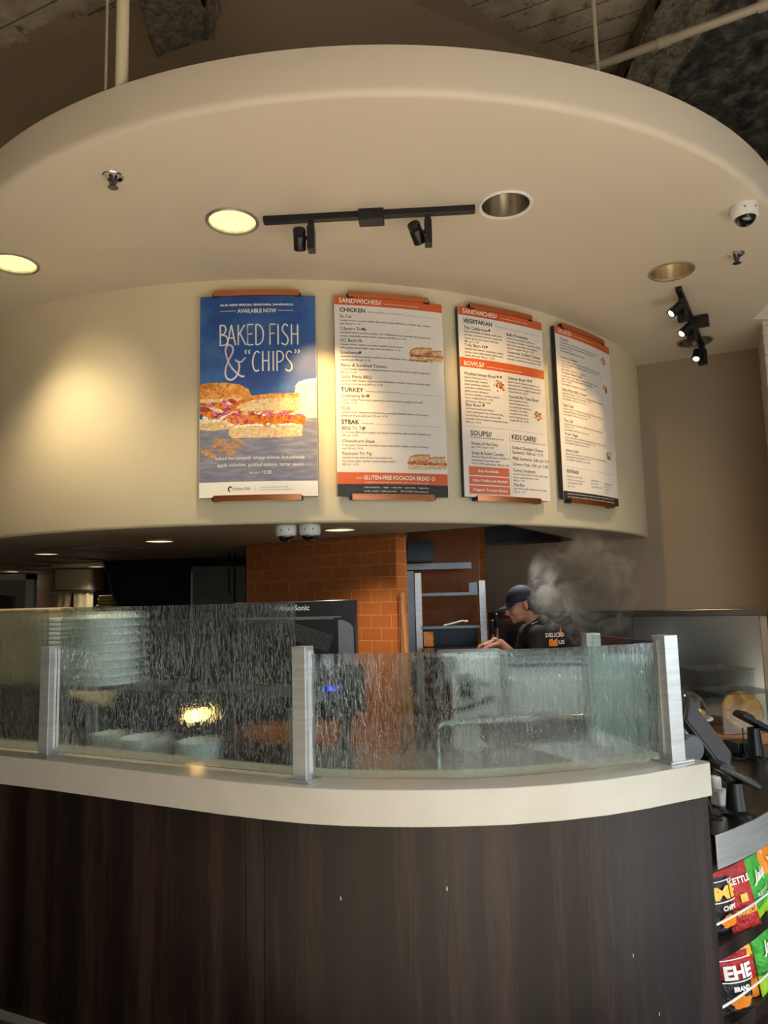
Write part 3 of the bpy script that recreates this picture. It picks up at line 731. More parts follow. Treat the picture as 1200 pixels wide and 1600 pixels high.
# ================================================================== SNEEZE GUARDS
GU = thing('glass_guard', 'streaked glass counter guard with brushed steel posts standing on the cream bar top', 'glass guard', (-.29, 2.555, SLT))
def guard_post(x, y, rz, z1, sx=.052, sy=.058, z0=SLT):
    t = MB().use('brushed_steel').box((x, y, (z0 + .006 + z1) / 2), (sx, sy, z1 - z0 - .006), rz).build('post', GU, smooth=False, bevel=.0015)
    MB().use('brushed_steel').box((x, y, z0 + .004), (sx * 1.75, sy * 1.55, .007), rz).build('base_plate', t, smooth=False, bevel=.001)
    R = Matrix.Rotation(rz, 2)
    for sgn in (-1, 1):
        m = MB().use('chrome')
        for q in (-.006, .010):
            p = R @ Vector((sgn * (sx / 2 + .003), q + sy * .18)); m.box((x + p.x, y + p.y, (z0 + z1) / 2 + .005), (.007, .003, z1 - z0 - .04), rz)
        m.build('glazing_channel', t, smooth=False)
guard_post(-1.385, 3.075, math.radians(-26), 1.437)
guard_post(-.290, 2.555, math.radians(-25), 1.444)
guard_post(1.005, 2.708, math.radians(27), 1.443, .066, .06)
guard_post(.905, 3.32, math.radians(8), 1.424, .066, .06, z0=.93)
def pane(pts, z0, z1, label, matn='streaked_glass', th=.009):
    P2 = []
    for a, b in zip(pts, pts[1:]):
        for k in range(6): P2.append((a[0] + (b[0] - a[0]) * k / 6, a[1] + (b[1] - a[1]) * k / 6))
    P2.append(pts[-1])
    o = MB().use(matn).ribbon(P2, z0, z1, th).build('glass_pane', GU, smooth=True, angle=40); o['label'] = label; return o
pane([(-2.7, 3.735), (-1.418, 3.105)], 1.012, 1.590, 'tall streaked pane at the left picture edge')
pane([(-1.352, 3.082), (-.322, 2.585)], 1.012, 1.594, 'tall streaked pane between the left and middle posts')
P3 = [(-.258, 2.553), (-.14, 2.523), (-.022, 2.501), (.08, 2.487), (.187, 2.480), (.27, 2.482), (.355, 2.488), (.43, 2.500), (.507, 2.516), (.62, 2.546), (.739, 2.588), (.86, 2.638), (.968, 2.688)]
pane(P3, 1.012, 1.418, 'low curved streaked pane right of the middle post')
pane([(.998, 2.745), (.912, 3.285)], 1.012, 1.415, 'clear return pane between the right post and the rear post', 'clear_glass')
MB().use('chrome').ribbon([(1.002, 2.745), (.916, 3.285)], 1.415, 1.418, .010).build('edge_strip', GU, smooth=False)

# ================================================================== SHELF AND DISHES BEHIND THE LEFT GLASS
SH = thing('dish_shelf', 'dark steel shelf behind the tall streaked glass carrying the dish stacks', 'shelf', (-1.2, 3.5, .93))
sh = [(-2.5, 4.03), (-.36, 3.10)]
m = MB().use('dark_steel'); m.ribbon(sh, 1.165, 1.205, .36); m.build('shelf_board', SH, smooth=False, bevel=.003)
for f_ in (.12, .5, .97):
    q = Vector(sh[0]).lerp(Vector(sh[1]), f_); m = MB().use('brushed_steel'); m.tube([(q.x + .02, q.y + .06, .93), (q.x + .02, q.y + .06, 1.165)], .014, 12); m.build('leg', SH)
def shp(x, back=.12): # point on the shelf at plan x
    return (x, 4.03 - (x + 2.5) * .4346 + back)
def round_dish(name, x, y, z, r, h, matn, label, cat, group, foot=.55, flare=1.0):
    t = MB().use(matn); n_ = 30
    t.lathe([(r * foot * .9, 0), (r * foot, .001), (r * (foot + .25), h * .35), (r * .97, h * .9), (r, h), (r * .96, h), (r * .90, h * .86), (r * (foot + .1), h * .3), (.0005, h * .22)], (x, y, z), n_)
    return tag(t.build(name, loc=(x, y, z)), label, cat, group)
SS = shp(-1.655, .10)
names = ['lowest', 'second', 'third', 'fourth', 'fifth', 'sixth', 'seventh', 'eighth', 'ninth', 'tenth', 'eleventh', 'twelfth', 'thirteenth', 'fourteenth', 'topmost']
nP = 15
proto = None
for k in range(nP):
    lb = 'small white plate, %s in the tall plate stack by the left post' % (names[k] if k < nP - 1 else 'topmost')
    z = 1.2055 + k * .0222
    if proto is None: proto = round_dish('plate', SS[0], SS[1], z, .085, .026, 'white_ceramic', lb, 'plate', 'small plates stacked left behind the glass', .6)
    else:
        c = proto.copy(); C.objects.link(c); c.location.z = z; c['label'] = lb
SS = shp(-1.395, .16); proto = None
for k in range(9):
    lb = 'wide white dish, %s in the big stack behind the second pane' % (names[k] if k < 8 else 'topmost')
    z = 1.2055 + k * .0395
    if proto is None: proto = round_dish('serving_dish', SS[0], SS[1], z, .135, .046, 'white_ceramic', lb, 'dish', 'wide dishes stacked behind the second pane', .93)
    else:
        c = proto.copy(); C.objects.link(c); c.location = (SS[0] + random.uniform(-.003, .003), SS[1], z); c['label'] = lb
# tan tray bin at the far left
m = MB().use('tan_board'); q = shp(-1.90, .16)
m.box((q[0] - .015, q[1] + .015, 1.39), (.42, .20, .37), math.radians(-24)); m.box((q[0] - .015, q[1] + .015, 1.585), (.45, .23, .02), math.radians(-24))
tag(m.build('storage_bin', bevel=.012, loc=(q[0], q[1], 1.205)), 'tan lidded storage bin at the left edge behind the glass', 'bin')
# black serving tray with folded parchment
q0, q1 = shp(-1.16, -.03), shp(-.60, -.03)
m = MB().use('black_plastic'); mid = ((q0[0] + q1[0]) / 2, (q0[1] + q1[1]) / 2 + .12)
m.box((mid[0], mid[1], 1.214), (.62, .26, .014), math.radians(-23.5)); m.use('chrome')
tag(m.build('serving_tray', bevel=.004, loc=(mid[0], mid[1], 1.206)), 'long flat black tray on the dish shelf', 'tray')
m = MB().use('kraft'); q = shp(-1.36, -.075); m.use('parchment'); m.add([(q[0] - .12, q[1] + .05, 1.2075), (q[0] + .13, q[1] - .06, 1.2075), (q[0] + .10, q[1] - .09, 1.150), (q[0] - .10, q[1] - .02, 1.195), (q[0] - .12, q[1] + .05, 1.2105), (q[0] + .13, q[1] - .06, 1.2105), (q[0] + .10, q[1] - .094, 1.150), (q[0] - .10, q[1] - .024, 1.196)], [(0, 1, 2, 3), (7, 6, 5, 4), (0, 4, 5, 1), (1, 5, 6, 2), (2, 6, 7, 3), (3, 7, 4, 0)])
tag(m.build('paper_sheet', smooth=False, loc=(q[0], q[1], 1.207)), 'tan paper sheet folded over the front edge of the dish shelf', 'paper')
# bowls on the lower worktop
LB = [(-1.255, 3.385, .072, 'low white bowl behind the second pane, nearest the left post'), (-1.055, 3.27, .100, 'widest white bowl on the low worktop, second from the left post'), (-.795, 3.15, .085, 'white bowl on the low worktop nearest the middle post')]
for (x, y, r, lb) in LB:
    round_dish('bowl', x, y, .931, r, .074, 'white_ceramic', lb + ', bottom of its pile', 'bowl', 'white bowls on the low worktop', .70)
    for k in (1, 2):
        round_dish('bowl', x, y, .931 + .014 * k, r, .074, 'white_ceramic', lb + (', top of its pile' if k == 2 else ', middle of its pile'), 'bowl', 'white bowls on the low worktop', .62)
# small strip added under the shelf to give an amber glow
t = thing('amber_strip', 'small amber strip glowing under the dish shelf', 'heat lamp', (-.88, 3.47, 1.165))
m = MB().use('dark_steel'); m.box((-.88, 3.47, 1.143), (.20, .08, .036), math.radians(-23)); m.build('housing', t, bevel=.004)
MATS_amb = mat('amber_glow', '#ffb040', .5, emis='#ffab3a', es=.7); m = MB().use('amber_glow'); m.box((-.88, 3.47, 1.121), (.13, .018, .006), math.radians(-23)); m.build('glow_strip', t, smooth=False)
d = bpy.data.lights.new('amber_strip_glow', 'POINT'); d.energy = .5; d.color = (1, .62, .2); d.shadow_soft_size = .03; o = bpy.data.objects.new('amber_strip_glow', d); C.objects.link(o); o.location = (-.88, 3.46, 1.09)

# ================================================================== EQUIPMENT BEHIND THE LOW GLASS
t = thing('utility_rail', 'chrome pipe rail on two legs behind the curved glass', 'rail', (.58, 3.3, .93))
m = MB().use('chrome'); m.tube([(.205, 3.26, .931), (.205, 3.26, 1.03), (.215, 3.26, 1.05), (.24, 3.265, 1.058), (.86, 3.35, 1.058)], .0125, 14); m.build('rail', t)
m = MB().use('chrome'); m.tube([(.60, 3.31, .931), (.60, 3.31, 1.05)], .008, 10); m.build('leg', t)
o = MB().use('black_rubber').tube([(.03, 3.12, .945), (.06, 3.16, .97), (.11, 3.2, 1.01), (.18, 3.24, 1.075), (.25, 3.27, 1.10), (.34, 3.3, 1.115), (.43, 3.33, 1.14), (.47, 3.34, 1.155)], .011, 10).build('hose', loc=(.03, 3.12, .93)); tag(o, 'black rubber hose curling up behind the curved glass', 'hose')
o = MB().use('counter_steel').box((.66, 3.52, .985), (.46, .16, .11), .08).build('food_warmer', bevel=.006, loc=(.7, 3.42, .93)); tag(o, 'low steel food warmer under the chrome rail', 'warmer')
t = thing('speed_oven', 'white enamel oven with small dark window behind the curved glass', 'oven', (.56, 4.8, 0))
m = MB().use('white_enamel'); m.box((.52, 4.48, .945), (.252, .36, .62)); m.build('body', t, smooth=False, bevel=.006)
m = MB().use('dome_black'); m.box((.442, 4.294, 1.09), (.08, .012, .14)); m.build('window', t, smooth=False)
m = MB().use('dark_steel'); m.lathe([(.0001, .03), (.016, .028), (.018, 0)], (.545, 4.296, 1.105), 20, axis=(0, -1, 0)); m.build('knob', t)
m = MB().use('dark_steel'); m.box((.52, 4.48, .625), (.25, .34, .02)); m.box((.41, 4.48, .308), (.03, .32, .615)); m.box((.63, 4.48, .308), (.03, .32, .615)); m.build('stand', t, smooth=False)
t = thing('undercounter_fridge', 'wide white enamel cabinet with louvred top strip behind the curved glass', 'fridge', (1.08, 4.48, 0))
m = MB().use('white_enamel'); m.box((1.08, 4.49, .624), (.80, .36, 1.248)); m.build('body', t, smooth=False, bevel=.006)
m = MB().use('white_enamel'); m.box((.885, 4.302, .62), (.38, .02, 1.0)); m.build('door', t, smooth=False, bevel=.004)
m = MB().use('white_enamel'); m.box((1.28, 4.302, .62), (.38, .02, 1.0)); m.build('door', t, smooth=False, bevel=.004)
m = MB().use('black_metal')
for k in range(2): m.box((.92, 4.302, 1.232 - .033 * k), (.44, .024, .006 + .008 * k))
m.build('vent_grille', t, smooth=False)
m = MB().use('dark_steel'); m.box((1.08, 4.49, 1.256), (.82, .38, .016)); m.build('top', t, smooth=False)
o = MB().use('brushed_steel_h').box((.50, 4.50, 1.265), (.38, .34, .018)).build('work_shelf', smooth=False, bevel=.002, loc=(.5, 4.5, 1.256)); tag(o, 'bright steel shelf edge in front of the worker hands', 'shelf')

# ================================================================== TILED COLUMNS, HEARTH
TF = lambda x: (x, 5.049 - .653 * x)
col = [TF(-1.085), TF(.071), (.149, 5.118), (.10, 5.60), (-.60, 6.20)]
m = MB().use('orange_tile')
n_ = len(col); d = 0.069
for i in range(n_):
    a, b = col[i], col[(i + 1) % n_]; L = math.dist(a, b)
    zo = .0136
    m.add([(a[0], a[1], 0), (b[0], b[1], 0), (b[0], b[1], SZ - .003), (a[0], a[1], SZ - .003)], [(0, 1, 2, 3)], [[(d, -zo), (d + L, -zo), (d + L, SZ - zo), (d, SZ - zo)]]); d += L
m.add([(x, y, SZ - .003) for x, y in col], [tuple(range(n_))], [[(0, 0)] * n_])
struct(m.build('wall_tiled_column', smooth=False, bevel=.004))
m = MB().use('orange_tile'); m.prism([(.16, 6.36), (.80, 6.26), (.86, 6.30), (.86, 6.56), (.16, 6.80)], 0, SZ + .3, uv=True)
struct(m.build('wall_tiled_hearth', smooth=False, bevel=.004))
t = thing('hearth_frame', 'steel frame of the open hearth left of the worker', 'frame', (.46, 5.6, 0))
def up(x, y, w_, z0, z1, mt='brushed_steel'): return MB().use(mt).box((x, y, (z0 + z1) / 2), (w_, .05, z1 - z0))
up(.243, 5.60, .05, 0, 1.785).build('upright', t, smooth=False, bevel=.002)
up(.722, 5.58, .05, 0, 1.715).build('upright', t, smooth=False, bevel=.002)
m = MB().use('dark_steel'); m.box((.66, 5.60, 1.66), (.07, .02, .09))
m.build('hinge_plate', t, smooth=False, bevel=.002)
MB().use('dark_steel').box((.48, 5.60, 1.62), (.44, .03, .022)).build('cross_bar', t, smooth=False)
MB().use('dark_steel').box((.48, 5.60, 1.375), (.44, .12, .02)).build('cross_bar', t, smooth=False)
MB().use('dark_steel').box((.165, 5.62, .90), (.10, .02, 1.80)).build('side_panel', t, smooth=False)
m = MB().use('black_steel'); m.box((.44, 5.98, 1.22), (.5, .6, .28)); m.build('firebox', t, smooth=False)
m = MB().use('dark_steel'); m.box((.42, 6.02, 1.85), (.56, .03, .05)); m.use('black_steel'); m.box((.27, 5.85, 1.96), (.20, .5, .15)); m.build('canopy', t, smooth=False)
o = MB().use('amber').prism([(.27, 5.54), (.345, 5.55), (.345, 5.58), (.27, 5.57)], 1.236, 1.345).build('warning_label', smooth=False, bevel=.004, loc=(.3, 5.55, 1.236)); tag(o, 'amber yellow card standing inside the hearth frame', 'card')
m = MB().use('white_plastic'); m.tube([(.42, 5.52, 1.388), (.50, 5.52, 1.405), (.56, 5.52, 1.42), (.585, 5.52, 1.415)], .007, 8); m.ball((.585, 5.52, 1.416), (.02, .012, .008))
tag(m.build('ladle', loc=(.42, 5.5, 1.386)), 'small white ladle lying on the lower bar of the hearth frame', 'ladle')
for (x0, z1, lb, xt) in ((.105, 1.625, 'wooden peel handle leaning beside the tiled column, right one', .155), (.082, 1.60, 'darker wooden peel handle leaning beside the tiled column, left one', .098)):
    y_ = 5.0 if x0 > .1 else 5.03
    m = MB().use('peel_wood'); m.tube([(xt + .03, y_ - .02, .1), (x0 + .01, y_ + .02, z1 - .1), (x0 + .005, y_ + .022, z1)], .014, 12)
    m.tube([(x0 + .005, y_ + .022, z1), (x0 + .005, y_ + .022, z1 + .012)], [.014, .006], 12)
    tag(m.build('peel_handle', loc=(xt, y_, 0)), lb, 'handle', 'wooden peels by the column')
mat('carton_grey', '#7d828a', .4, var=.1)
# black screen carton at the tiled column
px0, px1 = -.86, -.172; YB = 4.2
t = thing('monitor_carton', 'black boxed screen with white serif lettering before the tiled column', 'carton', (-.52, YB + .1, .93))
m = MB().use('carton_black'); m.box(((px0 + px1) / 2, YB + .12, 1.263), (px1 - px0, .22, .666)); m.build('box', t, bevel=.006)
pr = Print(lambda u, v, L: (u, YB + .012 - L, v))
pr.fit('ViewSonic', -.605, -.437, 1.545, .042, 'print_white', thick=.0012)
pr.build = None
m = pr.mb
m.build('lettering', t, smooth=False)
pr = Print(lambda u, v, L: (u, YB + .0085 - L, v))
pr.rect(-.84, 1.50, -.26, 1.507, 'gray_seam')
pr.poly([(-.56, 1.385), (-.53, 1.478), (-.30, 1.40), (-.34, 1.29)], 'black_plastic', .001)
for k in range(9):
    f_ = k / 9; a = Vector((-.53, 1.472)).lerp(Vector((-.56, 1.385)), f_); b = Vector((-.305, 1.396)).lerp(Vector((-.338, 1.30)), f_); pr.stroke([tuple(a), tuple(b)], .0022, 'ink_grey', .0016)
pr.poly([(-.275, 1.20), (-.275, 1.485), (-.25, 1.485), (-.215, 1.47), (-.19, 1.445), (-.185, 1.20)], 'carton_grey', .001); pr.rect(-.56, 1.492, -.30, 1.498, 'carton_grey', .001); pr.poly([(-.42, 1.22), (-.36, 1.30), (-.30, 1.27), (-.29, 1.22)], 'carton_grey', .0013)
pr.mb.build('printed_picture', t, smooth=False)
t = thing('point_of_sale_screen', 'dark screen on a stand behind the curved glass by the middle post', 'screen', (-.18, 3.05, .93))
MB().use('black_plastic').box((-.18, 3.05, 1.24), (.18, .03, .2), .1, .15).build('screen', t, bevel=.006)
MB().use('black_plastic').box((-.18, 3.09, 1.03), (.05, .05, .20)).build('stand', t, bevel=.004)
MB().use('blue_led').box((-.235, 3.03, 1.245), (.009, .012, .016)).build('indicator_light', t, smooth=False)
# ================================================================== KITCHEN AT THE LEFT, FAR BACK
t = thing('steel_canopy', 'big black steel canopy hanging under the kitchen soffit', 'canopy', (-2.3, 7.3, 1.5))
m = MB().use('black_steel'); zt = 2.03
m.add([(-2.79, 7.3, zt), (-1.93, 7.3, zt), (-1.93, 7.3, 1.45), (-2.62, 7.3, 1.45), (-2.79, 8.2, zt), (-1.93, 8.2, zt), (-1.93, 8.2, 1.45), (-2.62, 8.2, 1.45)], [(0, 1, 2, 3), (4, 7, 6, 5), (0, 4, 5, 1), (2, 6, 7, 3), (0, 3, 7, 4), (1, 5, 6, 2)])
m.build('hood_panel', t, smooth=False, bevel=.006)
m = MB().use('dark_steel'); m.tube([(-2.79, 7.295, zt), (-2.62, 7.295, 1.45)], .008, 6); m.build('edge_trim', t)
t = thing('reach_in_fridge', 'dull stainless cabinet between the black canopy and the tiled column', 'fridge', (-1.65, 7.35, 0))
MB().use('dark_steel').box((-1.64, 7.5, .98), (.54, .5, 1.96)).build('body', t, smooth=False, bevel=.006)
MB().use('brushed_steel').box((-1.90, 7.235, 1.5), (.012, .012, .8)).build('door_edge', t, smooth=False)
m = MB().use('dark_steel'); m.box((-1.44, 7.235, 1.74), (.09, .03, .30)); 
tag(m.build('knife_rack', smooth=False, loc=(-1.44, 7.235, 1.6)), 'small wall rack in the gap left of the tiled column', 'rack')
for k, (x, z) in enumerate(((-1.36, 1.70), (-1.31, 1.62))):
    m = MB().use('black_steel'); m.tube([(x, 6.4, 2.03), (x, 6.4, z), (x + .01, 6.39, z - .03)], .008, 8)
    tag(m.build('hanging_utensil', loc=(x, 6.4, z)), ['left utensil hanging in the gap beside the tiled column', 'right utensil hanging in the gap beside the tiled column'][k], 'utensil', 'utensils hanging by the tiled column')
t = thing('wall_cabinet', 'grey steel wall cabinet over two hanging towels at far left', 'cabinet', (-3.62, 8.6, 1.75))
MB().use('dark_taupe').box((-3.63, 8.75, 1.905), (.45, .35, .26)).build('body', t, smooth=False, bevel=.005)
MB().use('brushed_steel_h').box((-3.63, 8.56, 1.765), (.52, .06, .015)).build('lower_lip', t, smooth=False)
MB().use('soffit_paint').box((-3.63, 8.57, 1.905), (.41, .012, .235)).build('door', t, smooth=False)
for (x, wd, lb) in ((-3.74, .20, 'left of two pale towels hanging under the far steel cabinet'), (-3.50, .22, 'right of two pale towels hanging under the far steel cabinet')):
    m = MB().use('parchment'); P = []
    for i in range(9):
        for j in range(7): P.append((x - wd / 2 + wd * i / 8 + .02 * (j / 6) * (1 if x > -3.6 else -1) * (i / 8), 8.55 + .012 * sin(i * 1.9 + j * .3), 1.755 - .40 * j / 6))
    m.add(P, [(i * 7 + j, (i + 1) * 7 + j, (i + 1) * 7 + j + 1, i * 7 + j + 1) for i in range(8) for j in range(6)]); m.add([(a, b + .008, c) for a, b, c in P], [(i * 7 + j, (i + 1) * 7 + j, (i + 1) * 7 + j + 1, i * 7 + j + 1) for i in range(8) for j in range(6)])
    tag(m.build('hanging_towel', loc=(x, 8.55, 1.36), angle=180), lb, 'towel', 'towels hanging in the far kitchen')
for k in range(7):
    m = MB().use('yellow_cloth'); m.box((-3.08 + random.uniform(-.012, .012), 8.2, 1.49 + .034 * k), (.20 - .006 * k, .2, .03), random.uniform(-.08, .08))
    tag(m.build('folded_cloth', bevel=.012, loc=(-3.08, 8.2, 1.475 + .034 * k)), 'yellow folded cloth, %s in the pile left of the black canopy' % (['lowest', 'second', 'third', 'fourth', 'fifth', 'sixth', 'topmost'][k]), 'cloth', 'folded yellow cloths')
o = MB().use('dark_steel').box((-3.22, 8.35, 1.455), (.82, .6, .03)).build('back_shelf', smooth=False, loc=(-3.1, 8.35, 1.44)); tag(o, 'steel shelf at the far left carrying the yellow cloths', 'shelf')
t = thing('door_1', '', '', (-4.5, 8.9, 0)); del t['label'], t['category']; t['kind'] = 'structure'
struct(MB().use('soffit_paint').box((-4.62, 8.95, 1.0), (.62, .05, 1.95)).build('door_leaf', t, smooth=False))
m = MB().use('white_plastic'); m.box((-4.27, 8.9, 1.0), (.10, .08, 2.0)); m.box((-4.6, 8.9, 1.965), (.76, .08, .07)); struct(m.build('door_frame', t, smooth=False))
m = MB().use('black_plastic'); m.prism([(-3.9, 7.3), (-3.68, 7.3), (-3.75, 7.36), (-3.9, 7.36)], 1.4, 1.735)
t = thing('kitchen_screen', 'black screen edge at the far left above the glass', 'screen', (-3.8, 7.3, .9))
MB().use('black_plastic').box((-3.82, 7.33, 1.60), (.26, .05, .26), 0, 0, .18).build('screen', t, bevel=.006)
MB().use('black_metal').box((-3.86, 7.36, 1.2), (.05, .05, .6)).build('stand', t, smooth=False)

# ================================================================== STAINLESS SPLASH PANEL ON THE BACK WALL
t = thing('splash_panel', 'polished grey steel splash panel behind the worker and till area', 'splash panel', (1.9, 6.1, .74))
def wbox(mb, x0, x1, z0, z1, o0, o1):
    mb.prism([WB(x0, o0), WB(x1, o0), WB(x1, o1), WB(x0, o1)], z0, z1)
mat('mirror_steel', '#a3a7a8', .2, 1, var=.05, scale=1.5)
m = MB().use('mirror_steel'); wbox(m, .88, 2.0, .0, 1.40, .004, .02); m.build('steel_sheet', t, smooth=False)
m = MB().use('mirror_steel'); wbox(m, 2.003, 2.86, .0, 1.40, .004, .02); m.build('steel_sheet', t, smooth=False)
m = MB().use('counter_steel'); wbox(m, .88, 2.885, 1.40, 1.452, .0, .055); m.build('cap_rail', t, smooth=False, bevel=.004)
m = MB().use('white_plastic'); wbox(m, 2.845, 2.885, .0, 1.40, .003, .04); m.build('edge_strip', t, smooth=False)
# two bottles of tongs/handles at the wall by the worker
for k, (x, z1, lb) in enumerate(((.775, 1.475, 'taller black handled steel knife sharpener standing left of the worker'), (.745, 1.43, 'shorter black handled steel rod standing left of the worker'))):
    t = thing('sharpening_rod', lb, 'rod', (x, 5.25, 1.253), 'black handled rods by the worker')
    MB().use('chrome').tube([(x, 5.25, 1.232), (x, 5.25, z1 - .09)], .007, 10).build('blade', t)
    MB().use('black_plastic').tube([(x, 5.25, z1 - .10), (x, 5.25, z1 - .09), (x, 5.25, z1 - .005), (x, 5.25, z1)], [.01, .014, .015, .010], 12).build('handle', t)
o = MB().use('counter_steel').box((.55, 5.16, 1.222), (.60, .64, .018)).build('work_shelf', smooth=False, loc=(.6, 5.22, 1.235)); tag(o, 'dull steel ledge carrying the two black handled rods', 'shelf')

# ================================================================== MENU BOARDS
RB = 3.236
def board(a0, a1, z0, z1, name, label, draw, clip_u=(.085, .58)):
    ac = math.radians((a0 + a1) / 2); base = (CX + RB * sin(ac), CY - RB * cos(ac), z0)
    t = thing(name, label, 'menu board' if name == 'menu_board' else 'poster', base, 'curved boards on the cream menu wall')
    def mp(u, v, L):
        a = math.radians(a0) + u / RB; return (CX + (RB + L) * sin(a), CY - (RB + L) * cos(a), z0 + v)
    W_ = RB * math.radians(a1 - a0); H_ = z1 - z0; nn = 24
    m = MB().use('menu_paper'); P = []; R0 = -.032
    for i in range(nn + 1):
        u = W_ * i / nn; P += [mp(u, 0, 0), mp(u, H_, 0), mp(u, H_, R0), mp(u, 0, R0)]
    F = [(4 * i, 4 * i + 4, 4 * i + 5, 4 * i + 1) for i in range(nn)]; m.add(P, F)
    m.use('black_metal').add(P, [(4 * i + k, 4 * i + 4 + k, 4 * i + 4 + (k + 1) % 4, 4 * i + (k + 1) % 4) for i in range(nn) for k in (1, 2, 3)] + [(0, 1, 2, 3), (4 * nn + 3, 4 * nn + 2, 4 * nn + 1, 4 * nn)])
    m.build('panel', t, angle=30)
    pr = Print(lambda u, v, L: mp(max(.0015, min(W_ - .0015, u)), v, L)); draw(pr, W_, H_); pr.mb.build('printed_graphics', t, smooth=False)
    for zc, hh in ((H_ + .014, .032), (-.006, .034)):
        P = []
        for i in range(17):
            u = clip_u[0] + (clip_u[1] - clip_u[0]) * i / 16
            for (v, L) in ((zc - hh / 2, .011), (zc + hh / 2, .011), (zc + hh / 2, -.03), (zc + hh / 2 - .003, -.03), (zc + hh / 2 - .003, .004), (zc - hh / 2, .004)): P.append(mp(u, v, L))
        m = MB().use('copper'); m.add(P, [(6 * i + k, 6 * i + 6 + k, 6 * i + 6 + (k + 1) % 6, 6 * i + (k + 1) % 6) for i in range(16) for k in range(6)] + [(0, 1, 2, 3, 4, 5), (101, 100, 99, 98, 97, 96)])
        m.build('copper_clip', t, angle=30)
    for u in (clip_u[0] - .01, clip_u[1] - .03):
        for v in (-.008, H_ + .004):
            P = [mp(u, v - .012, -.04), mp(u + .04, v - .012, -.04), mp(u + .04, v + .012, -.04), mp(u, v + .012, -.04), mp(u, v - .012, .002), mp(u + .04, v - .012, .002), mp(u + .04, v + .012, .002), mp(u, v + .012, .002)]
            m = MB().use('black_metal'); m.add(P, [(0, 3, 2, 1), (4, 5, 6, 7), (0, 1, 5, 4), (1, 2, 6, 5), (2, 3, 7, 6), (3, 0, 4, 7)]); m.build('bracket', t, smooth=False)
    return t
def sandwich(p, u, v, s, seed=1):
    """cut sandwich picture, s = width"""
    rd = random.Random(seed)
    def bun(pts, mt, L): p.poly([(u + a * s, v + b * s) for a, b in pts], mt, L)
    top = [(0, .34), (.02, .43), (.10, .52), (.28, .58), (.52, .60), (.92, .61), (.935, .52), (.94, .36), (.7, .33), (.3, .33)]
    bun(top, 'crumb', .0012)
    bun([(.0, .38), (.02, .45), (.10, .53), (.28, .59), (.52, .615), (.92, .625), (.93, .56), (.6, .555), (.3, .53), (.12, .47), (.05, .40)], 'crust', .0015)
    bun([(-.03, .17), (-.035, .05), (.02, .01), (.5, .0), (.96, .02), (.97, .20), (.5, .17)], 'crumb', .0012)
    p.poly([(u + a * s, v + b * s) for a, b in [(-.01, .17), (.0, .33), (.15, .37), (.5, .38), (.9, .375), (1.0, .30), (1.02, .2), (.96, .16), (.5, .15)]], 'fish', .0014)
    for i in range(26):
        x = i / 25 * .93 + rd.uniform(-.02, .02); y = rd.uniform(.20, .30)
        p.blob(u + x * s, v + y * s, rd.uniform(.035, .06) * s, rd.uniform(.025, .045) * s, rd.choice(['fish', 'fish', 'fish', 'garnish']), .0016 + i * .00002, 12, .25, rd.uniform(-.6, .6), i)
    for i in range(22):
        x = i / 21 * .95; y = .345 + rd.uniform(-.025, .02)
        p.blob(u + x * s, v + y * s, rd.uniform(.035, .06) * s, rd.uniform(.014, .026) * s, rd.choice(['slaw', 'slaw', 'crumb', 'garnish', 'onion']), .0021 + i * .00001, 12, .25, rd.uniform(-.5, .5), i + 30)
    for i in range(12): p.blob(u + (i / 11 * .92 + rd.uniform(-.02, .02)) * s, v + rd.uniform(.155, .19) * s, .055 * s, .020 * s, 'slaw', .0024 + i * .00001, 12, .3, rd.uniform(-.2, .2), i + 60)
    for (x, y, r_) in ((.17, .20, .10), (.48, .29, .09), (.70, .28, .08), (.92, .25, .09), (.02, .22, .07)):
        p.stroke([(u + (x + r_ * cos(a)) * s, v + (y + r_ * .8 * sin(a)) * s) for a in [PI * (.05 + .9 * k / 8) for k in range(9)]], .022 * s, 'onion', .00275)
def bowl_pic(p, u, v, r, seed):
    rd = random.Random(seed); p.blob(u, v, r, r * .92, 'print_white', .0014, 26, .01); p.blob(u, v, r * .9, r * .8, 'slaw', .0016, 22, .04)
    for i in range(26):
        a = rd.uniform(0, 2 * PI); q = rd.uniform(0, .72) * r; p.blob(u + q * cos(a), v + q * .9 * sin(a), r * rd.uniform(.10, .26), r * rd.uniform(.08, .18), rd.choice(['greens', 'garnish', 'fish', 'slaw', 'onion', 'crust']), .0018 + i * .00002, 9, .2, rd.uniform(0, 3), i)
